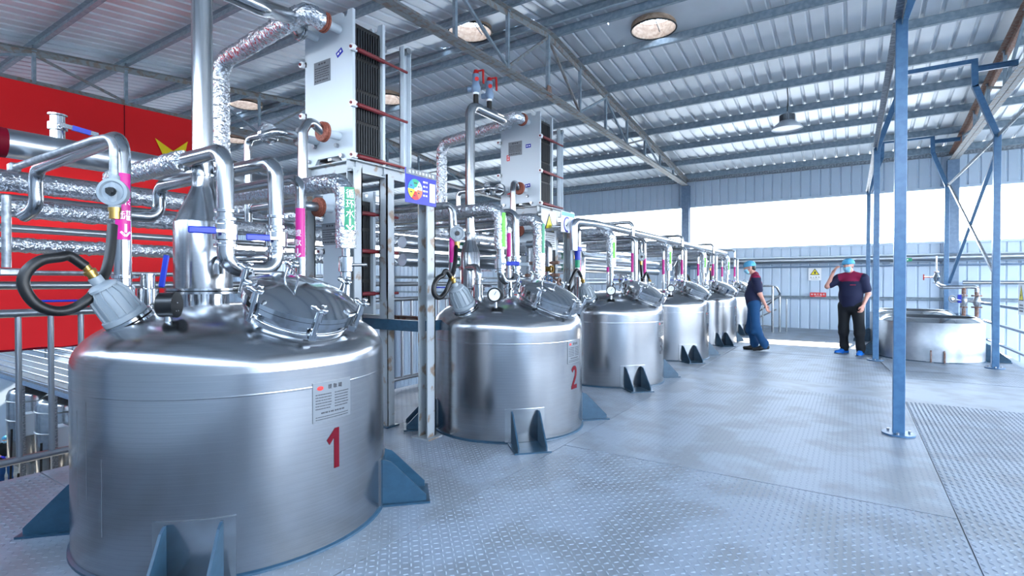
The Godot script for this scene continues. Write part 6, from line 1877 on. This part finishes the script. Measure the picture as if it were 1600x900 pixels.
# a hand from the wrist: palm, four unequal fingers with knuckle bends and a thumb leaving the side of the palm
func hand_bones(wrist: Vector3, along: Vector3, palm_out: Vector3, thumb_side: float, curl: float) -> Array:
	var y := along.normalized()
	var z := (palm_out - y * palm_out.dot(y)).normalized()
	var x := y.cross(z) * thumb_side
	var o := []
	o.append(bone(wrist, wrist + y * 0.02, 0.026, 0.026))
	for k in 4:
		var off := x * (0.03 - 0.02 * k)
		var root := wrist + y * 0.085 + off
		o.append(bone(wrist + y * 0.015 + off * 0.7, root, 0.017, 0.013))
		var len: float = [0.07, 0.08, 0.074, 0.058][k]
		var p := root
		var dir := y
		for s in 3:
			dir = dir.rotated(x * thumb_side, curl * (0.7 if s == 0 else 1.0))
			var q: Vector3 = p + dir * len * [0.45, 0.32, 0.23][s]
			o.append(bone(p, q, 0.0105 - 0.001 * s, 0.0098 - 0.001 * s))
			p = q
	var tb := wrist + y * 0.025 + x * 0.028
	var td := (y * 0.75 + x * 0.6 + z * 0.35).normalized()
	o.append(bone(tb, tb + td * 0.045, 0.015, 0.012))
	o.append(bone(tb + td * 0.045, tb + td * 0.045 + (y + x * 0.15 + z * 0.25).normalized() * 0.035, 0.012, 0.009))
	return o

func cloth_mesh(s: Shape, paint: Callable) -> ArrayMesh:
	var col := PackedColorArray()
	for p in s.v: col.append(paint.call(p))
	var a := []
	a.resize(Mesh.ARRAY_MAX)
	a[Mesh.ARRAY_VERTEX] = s.v
	a[Mesh.ARRAY_NORMAL] = s.n
	a[Mesh.ARRAY_TEX_UV] = s.t
	a[Mesh.ARRAY_INDEX] = s.i
	a[Mesh.ARRAY_COLOR] = col
	var m := ArrayMesh.new()
	m.add_surface_from_arrays(Mesh.PRIMITIVE_TRIANGLES, a)
	return m

# pose: joints in the person's own frame, facing +z, left hand towards +x
func person(label: String, at: Vector3, turn: float, j: Dictionary, look_of: Dictionary) -> void:
	var t := thing("person", label, "person", at)
	t.rotation.y = turn
	var fat: float = look_of.fat
	var cell: float = look_of.cell
	var head: Vector3 = j.head
	var face: Vector3 = (j.face as Vector3).normalized()
	var crown: Vector3 = (j.crown as Vector3).normalized()
	var side := crown.cross(face).normalized()
	face = side.cross(crown)
	var hb := Basis(side, crown, face)
	# body: one continuous skin surface
	var b := []
	b.append(bone(j.pelvis, j.chest, 0.105 * fat, 0.11 * fat, 1.2, 0.95))
	b.append(bone(j.chest, j.neck + Vector3(0, -0.02, 0), 0.12, 0.06, 1.2, 0.9))
	b.append(bone(j.neck, head + hb * Vector3(0, -0.06, -0.02), 0.055, 0.052))
	for s in ["l", "r"]:
		b.append(bone(j["sh_" + s], j["el_" + s], 0.048, 0.04))
		b.append(bone(j["el_" + s], j["wr_" + s], 0.042, 0.028))
		b.append(bone(j["hip_" + s], j["kn_" + s], 0.07, 0.05))
		b.append(bone(j["kn_" + s], j["an_" + s], 0.05, 0.036))
	var sk := S()
	field_mesh(b, cell, 0.012, sk)
	var h := []
	h.append(bone(head + hb * Vector3(0, 0.035, -0.015), head + hb * Vector3(0, 0.025, 0.015), 0.082, 0.078, 0.92, 1.08))
	h.append(bone(head + hb * Vector3(0, -0.03, 0.02), head + hb * Vector3(0, -0.085, 0.045), 0.06, 0.038, 0.95, 1.0))
	h.append(bone(head + hb * Vector3(0, 0.02, 0.088), head + hb * Vector3(0, -0.018, 0.106), 0.01, 0.014))
	h.append(bone(head + hb * Vector3(-0.03, -0.005, 0.075), head + hb * Vector3(0.03, -0.005, 0.075), 0.022, 0.022))
	h.append(bone(head + hb * Vector3(-0.02, -0.055, 0.088), head + hb * Vector3(0.02, -0.055, 0.088), 0.008, 0.008))
	for s in [-1.0, 1.0]:
		h.append(bone(head + hb * Vector3(s * 0.078, 0.02, -0.008), head + hb * Vector3(s * 0.075, -0.025, 0.0), 0.014, 0.009, 0.6, 1.3))
	field_mesh(h, maxf(0.005, cell * 0.45), 0.008, sk)
	for s in ["l", "r"]:
		field_mesh(hand_bones(j["wr_" + s], j["hand_" + s], j["palm_" + s], -1.0 if s == "l" else 1.0, j["curl_" + s]), maxf(0.004, cell * 0.38), 0.004, sk)
	lpart(t, "body", sk, look_of.skin)
	if look_of.has("gloves"):
		var gl := S()
		for s in ["l", "r"]:
			var hbn := hand_bones(j["wr_" + s], j["hand_" + s], j["palm_" + s], -1.0 if s == "l" else 1.0, j["curl_" + s])
			for q in hbn:
				q[2] += 0.004
				q[3] += 0.004
			field_mesh(hbn, 0.008, 0.004, gl)
		lpart(t, "gloves", gl, look_of.gloves)
	# eyes and brows
	for s in [-1.0, 1.0]:
		lpart(t, "eye", S().ball(head + hb * Vector3(s * 0.032, 0.014, 0.084), Vector3(0.013, 0.007, 0.009), 10, hb), look_of.eye)
		lpart(t, "brow", S().ball(head + hb * Vector3(s * 0.033, 0.034, 0.088), Vector3(0.02, 0.005, 0.006), 8, hb), look_of.hair)
	# trousers
	var tr := []
	tr.append(bone(j.pelvis + Vector3(0, 0.06, 0), j.pelvis - Vector3(0, 0.04, 0), 0.135 * fat, 0.14 * fat, 1.2, 0.95))
	for s in ["l", "r"]:
		tr.append(bone(j["hip_" + s], j["kn_" + s], 0.105 * fat, 0.082))
		tr.append(bone(j["kn_" + s], j["an_" + s] + Vector3(0, -0.02, 0), 0.080, 0.064))
		var fold: Vector3 = j["an_" + s]
		tr.append(bone(fold + Vector3(0, 0.06, 0.01), fold + Vector3(0, 0.045, -0.01), 0.072, 0.07))
		tr.append(bone((j["kn_" + s] as Vector3) + Vector3(0, -0.08, -0.03), (j["kn_" + s] as Vector3) + Vector3(0, -0.1, 0.03), 0.08, 0.074))
	var ts := S()
	field_mesh(tr, cell, 0.016, ts)
	for q in ts.v.size():
		if ts.v[q].y < 0.05: ts.v[q].y = 0.05
	lpart(t, "trousers", ts, look_of.trousers)
	# shirt
	var sh := []
	sh.append(bone(j.pelvis + Vector3(0, -0.05, 0.0), j.pelvis + Vector3(0, 0.14, 0.02), 0.140 * fat, 0.142 * fat, 1.2, 1.0))
	sh.append(bone(j.pelvis + Vector3(0, 0.14, 0.02), j.chest, 0.142 * fat, 0.140 * fat, 1.22, 0.98))
	sh.append(bone(j.chest, (j.chest as Vector3).lerp(j.neck, 0.55), 0.140 * fat, 0.1, 1.25, 0.9))
	for s in ["l", "r"]:
		var e: Vector3 = (j["sh_" + s] as Vector3).lerp(j["el_" + s], 0.72)
		sh.append(bone((j["sh_" + s] as Vector3).lerp(j.neck, 0.55), j["sh_" + s], 0.075, 0.08))
		sh.append(bone(j["sh_" + s], e, 0.08, 0.074))
	sh.append(bone((j.neck as Vector3) + Vector3(0, -0.035, -0.012), (j.neck as Vector3) + Vector3(0, 0.012, -0.012), 0.072, 0.066))
	var ss := S()
	field_mesh(sh, cell, 0.018, ss)
	# the hem is cut straight
	for q in ss.v.size():
		var hem := 0.895 + 0.012 * sin(ss.v[q].x * 21.0)
		if ss.v[q].y < hem:
			ss.v[q].y = hem
	var o := MeshInstance3D.new()
	o.name = "shirt"
	o.mesh = cloth_mesh(ss, look_of.paint)
	o.material_override = look_of.cloth
	t.add_child(o)
	if look_of.has("badge"): lpart(t, "badge", S().box(j.badge, Vector3(0.09, 0.014, 0.008), Basis(Vector3.UP, 0.25)), look_of.badge)
	if look_of.has("placket"):
		lpart(t, "placket", S().bar((j.chest as Vector3) + Vector3(0.0, 0.02, 0.148), (j.neck as Vector3) + Vector3(0, -0.02, 0.07), 0.03, 0.006, Vector3(0, 0.4, 1)), look_of.placket)
	# shoes
	for s in ["l", "r"]:
		var a: Vector3 = j["an_" + s]
		var d: Vector3 = j["toe_" + s]
		var lift: float = j.get("lift_" + s, 0.0)
		var heel := a + Vector3(0, -0.062 + lift, 0) - d * 0.045
		var toe := Vector3(a.x, 0.0, a.z) + d * 0.185 + Vector3.UP * 0.032
		var sp := S()
		field_mesh([bone(heel, heel.lerp(toe, 0.5), 0.04, 0.042), bone(heel.lerp(toe, 0.5), toe, 0.042, 0.03), bone(a, heel, 0.046, 0.042), bone(a, heel.lerp(toe, 0.55), 0.044, 0.04)], maxf(0.008, cell * 0.6), 0.008, sp)
		var shoe := lpart(t, "shoe", sp, look_of.shoe)
		lpart(shoe, "sole", S().bar(heel + Vector3(0, -0.031, 0) - d * 0.035, toe + Vector3(0, -0.022, 0) + d * 0.02, 0.078, 0.016, Vector3.UP, 0.006), look_of.sole)
	# hair, cap and mask
	var hr := S()
	field_mesh([bone(head + hb * Vector3(0, 0.02, -0.04), head + hb * Vector3(0, -0.03, -0.055), 0.078, 0.055, 0.95, 0.9)], maxf(0.007, cell * 0.6), 0.006, hr)
	lpart(t, "hair", hr, look_of.hair)
	var cp := S()
	var cprof := []
	for q in 9:
		var a := PI / 2 * q / 8.0
		cprof.append(Vector2(cos(a) * 0.104 if q < 8 else 0.0, 0.038 + sin(a) * 0.088))
	cprof.push_front(Vector2(0.108, 0.02))
	cprof.push_front(Vector2(0.1, 0.016))
	cp.lathe(cprof, 36, Transform3D(hb * Basis(Vector3.RIGHT, -0.12) * Basis.from_scale(Vector3(0.97, 1, 1.1)), head + hb * Vector3(0, 0.018, -0.005)), -2.0)
	var fn := FastNoiseLite.new()
	fn.seed = 3
	fn.frequency = 26.0
	for q in cp.v.size(): cp.v[q] += cp.n[q] * 0.006 * fn.get_noise_3dv(cp.v[q])
	lpart(t, "cap", cp, look_of.cap, "pale blue hair cap")
	lpart(t, "cap_band", S().lathe([Vector2(0.101, 0.008), Vector2(0.109, 0.016), Vector2(0.101, 0.026)], 36, Transform3D(hb * Basis(Vector3.RIGHT, -0.12) * Basis.from_scale(Vector3(0.97, 1, 1.1)), head + hb * Vector3(0, 0.018, -0.005))), look_of.cap)
	var mk := S()
	field_mesh([bone(head + hb * Vector3(-0.035, -0.035, 0.075), head + hb * Vector3(0.035, -0.035, 0.075), 0.036, 0.036, 1.0, 0.9), bone(head + hb * Vector3(-0.02, -0.08, 0.062), head + hb * Vector3(0.02, -0.08, 0.062), 0.034, 0.034), bone(head + hb * Vector3(0, -0.02, 0.1), head + hb * Vector3(0, -0.05, 0.1), 0.02, 0.022)], maxf(0.006, cell * 0.5), 0.008, mk)
	var mask := lpart(t, "mask", mk, look_of.mask, "pale blue face mask")
	for s in [-1.0, 1.0]:
		lpart(mask, "ear_loop", S().tube(PackedVector3Array([head + hb * Vector3(s * 0.055, -0.02, 0.075), head + hb * Vector3(s * 0.083, 0.0, 0.03), head + hb * Vector3(s * 0.086, 0.005, -0.01)]), 0.0025, 6), look_of.mask)

func build_people() -> void:
	var skin := plain("skin", Color(0.82, 0.60, 0.53), 0.5)
	skin.subsurf_scatter_enabled = true
	skin.subsurf_scatter_strength = 0.06
	plain("hair", Color(0.05, 0.045, 0.045), 0.5)
	plain("eye_dark", Color(0.06, 0.05, 0.05), 0.25)
	var cloth := plain("shirt_cloth", Color.WHITE, 0.85)
	cloth.vertex_color_use_as_albedo = true
	var cap := plain("cap_blue", Color(0.35, 0.68, 0.84), 0.7)
	cap.backlight_enabled = true
	cap.backlight = Color(0.15, 0.3, 0.36)
	plain("mask_blue", Color(0.55, 0.78, 0.88), 0.75)
	plain("trousers_black", Color(0.055, 0.075, 0.10), 0.85)
	plain("trousers_blue", Color(0.02, 0.25, 0.42), 0.85)
	plain("jeans", Color(0.10, 0.28, 0.48), 0.85)
	plain("shoe_black", Color(0.035, 0.045, 0.055), 0.5)
	plain("shoe_blue", Color(0.04, 0.44, 0.82), 0.55)
	plain("sole_white", Color(0.55, 0.58, 0.58), 0.6)
	plain("glove_blue", Color(0.10, 0.16, 0.80), 0.45)
	plain("badge_red", Color(0.62, 0.08, 0.24), 0.6)
	var navy := Color(0.095, 0.115, 0.25).srgb_to_linear()
	var maroon := Color(0.56, 0.09, 0.27).srgb_to_linear()
	# facing the camera, one hand at the brow
	var jr := {
		"pelvis": Vector3(0, 0.96, 0), "chest": Vector3(0, 1.30, 0.0), "neck": Vector3(0, 1.50, 0.0), "head": Vector3(-0.03, 1.655, 0.045), "face": Vector3(-0.05, -0.16, 1), "crown": Vector3(-0.08, 1, 0.14),
		"sh_l": Vector3(0.205, 1.42, 0), "el_l": Vector3(0.275, 1.14, -0.02), "wr_l": Vector3(0.235, 0.925, 0.10), "hand_l": Vector3(-0.15, -1, 0.25), "palm_l": Vector3(-1, 0, -0.2), "curl_l": 0.5,
		"sh_r": Vector3(-0.205, 1.42, 0), "el_r": Vector3(-0.35, 1.27, 0.16), "wr_r": Vector3(-0.245, 1.535, 0.17), "hand_r": Vector3(0.55, 1, -0.1), "palm_r": Vector3(0.7, -0.3, -0.6), "curl_r": 0.4,
		"hip_l": Vector3(0.105, 0.90, 0), "kn_l": Vector3(0.15, 0.50, 0.03), "an_l": Vector3(0.18, 0.095, 0.04), "toe_l": Vector3(0.1, 0, 1).normalized(),
		"hip_r": Vector3(-0.105, 0.90, 0), "kn_r": Vector3(-0.12, 0.50, 0.01), "an_r": Vector3(-0.13, 0.095, -0.06), "toe_r": Vector3(-0.45, 0, 1).normalized(),
		"badge": Vector3(0.09, 1.30, 0.168)}
	person("person in navy and maroon polo shirt, black trousers and bright blue shoes, hand at brow", V(0.0, 0, 11.72), deg_to_rad(-20), jr,
		{"fat": 1.1, "cell": 0.013, "skin": skin, "eye": mats.eye_dark, "hair": mats.hair, "trousers": mats.trousers_black, "cloth": cloth, "shoe": mats.shoe_blue, "sole": mats.sole_white, "cap": cap, "mask": mats.mask_blue, "badge": mats.badge_red, "placket": mats.badge_red,
		"paint": func(p: Vector3) -> Color: return maroon if p.y > 1.365 and absf(p.x) < 0.19 - (1.45 - p.y) * 0.3 else navy})
	# seen from the side, hands behind the back
	var jl := {
		"pelvis": Vector3(0, 0.95, 0.0), "chest": Vector3(0, 1.28, -0.02), "neck": Vector3(0, 1.485, -0.01), "head": Vector3(0, 1.635, 0.075), "face": Vector3(0, -0.30, 1), "crown": Vector3(0, 1, 0.28),
		"sh_l": Vector3(0.185, 1.41, -0.03), "el_l": Vector3(0.22, 1.12, -0.10), "wr_l": Vector3(0.06, 0.90, -0.205), "hand_l": Vector3(-0.45, -0.8, -0.25), "palm_l": Vector3(0.2, 0.1, -1), "curl_l": 0.35,
		"sh_r": Vector3(-0.185, 1.41, -0.03), "el_r": Vector3(-0.22, 1.12, -0.10), "wr_r": Vector3(-0.06, 0.88, -0.22), "hand_r": Vector3(0.45, -0.8, -0.25), "palm_r": Vector3(-0.2, 0.1, -1), "curl_r": 0.35,
		"hip_l": Vector3(0.10, 0.90, 0), "kn_l": Vector3(0.10, 0.49, -0.03), "an_l": Vector3(0.10, 0.12, -0.19), "toe_l": Vector3(0.1, 0, 1).normalized(), "lift_l": 0.03,
		"hip_r": Vector3(-0.10, 0.90, 0), "kn_r": Vector3(-0.10, 0.49, 0.05), "an_r": Vector3(-0.10, 0.095, -0.02), "toe_r": Vector3(-0.05, 0, 1).normalized()}
	person("person in navy and maroon shirt and blue trousers, hands behind back by the tanks", V(-1.62, 0, 11.35), deg_to_rad(-80), jl,
		{"fat": 1.0, "cell": 0.013, "skin": skin, "eye": mats.eye_dark, "hair": mats.hair, "trousers": mats.trousers_blue, "cloth": cloth, "shoe": mats.shoe_black, "sole": mats.shoe_black, "cap": cap, "mask": mats.mask_blue,
		"paint": func(p: Vector3) -> Color: return maroon if p.y > 1.37 + p.z * 0.25 and absf(p.x) < 0.2 - (1.5 - p.y) * 0.25 or p.y > 1.44 else navy})
	# worker down in the lower hall
	var black := Color(0.045, 0.05, 0.06).srgb_to_linear()
	var jw := {
		"pelvis": Vector3(0, 0.95, 0), "chest": Vector3(0, 1.28, 0), "neck": Vector3(0, 1.48, 0), "head": Vector3(0, 1.625, 0.05), "face": Vector3(-0.3, -0.2, 1), "crown": Vector3(0, 1, 0.18),
		"sh_l": Vector3(0.19, 1.40, 0), "el_l": Vector3(0.25, 1.12, 0.0), "wr_l": Vector3(0.10, 1.04, 0.24), "hand_l": Vector3(-0.5, 0.05, 0.8), "palm_l": Vector3(0, -1, 0), "curl_l": 0.4,
		"sh_r": Vector3(-0.19, 1.40, 0), "el_r": Vector3(-0.25, 1.12, 0.0), "wr_r": Vector3(-0.08, 1.06, 0.26), "hand_r": Vector3(0.5, 0.05, 0.8), "palm_r": Vector3(0, -1, 0), "curl_r": 0.4,
		"hip_l": Vector3(0.10, 0.90, 0), "kn_l": Vector3(0.12, 0.49, 0.03), "an_l": Vector3(0.13, 0.095, 0.0), "toe_l": Vector3(0.2, 0, 1).normalized(),
		"hip_r": Vector3(-0.10, 0.90, 0), "kn_r": Vector3(-0.10, 0.49, 0.02), "an_r": Vector3(-0.12, 0.095, -0.03), "toe_r": Vector3(-0.2, 0, 1).normalized()}
	person("person in black top and jeans with blue gloves, standing in the lower hall", V(-26.3, LOW_Y, 6.1), deg_to_rad(70), jw,
		{"fat": 1.1, "cell": 0.018, "skin": skin, "eye": mats.eye_dark, "hair": mats.hair, "trousers": mats.jeans, "cloth": cloth, "shoe": mats.shoe_black, "sole": mats.shoe_black, "cap": cap, "mask": mats.mask_blue, "gloves": mats.glove_blue,
		"paint": func(_p: Vector3) -> Color: return black})

func _ready() -> void:
	rng.seed = 20
	set_camera_and_light()
	make_materials()
	build_hall()
	build_platform()
	build_railing()
	for k in 6: build_tank(k)
	build_exchangers()
	build_rack()
	build_tank_one_runs()
	build_tank_two_runs()
	build_far_runs()
	build_right_side()
	build_post_signs()
	build_banner()
	build_lower_hall()
	build_people()
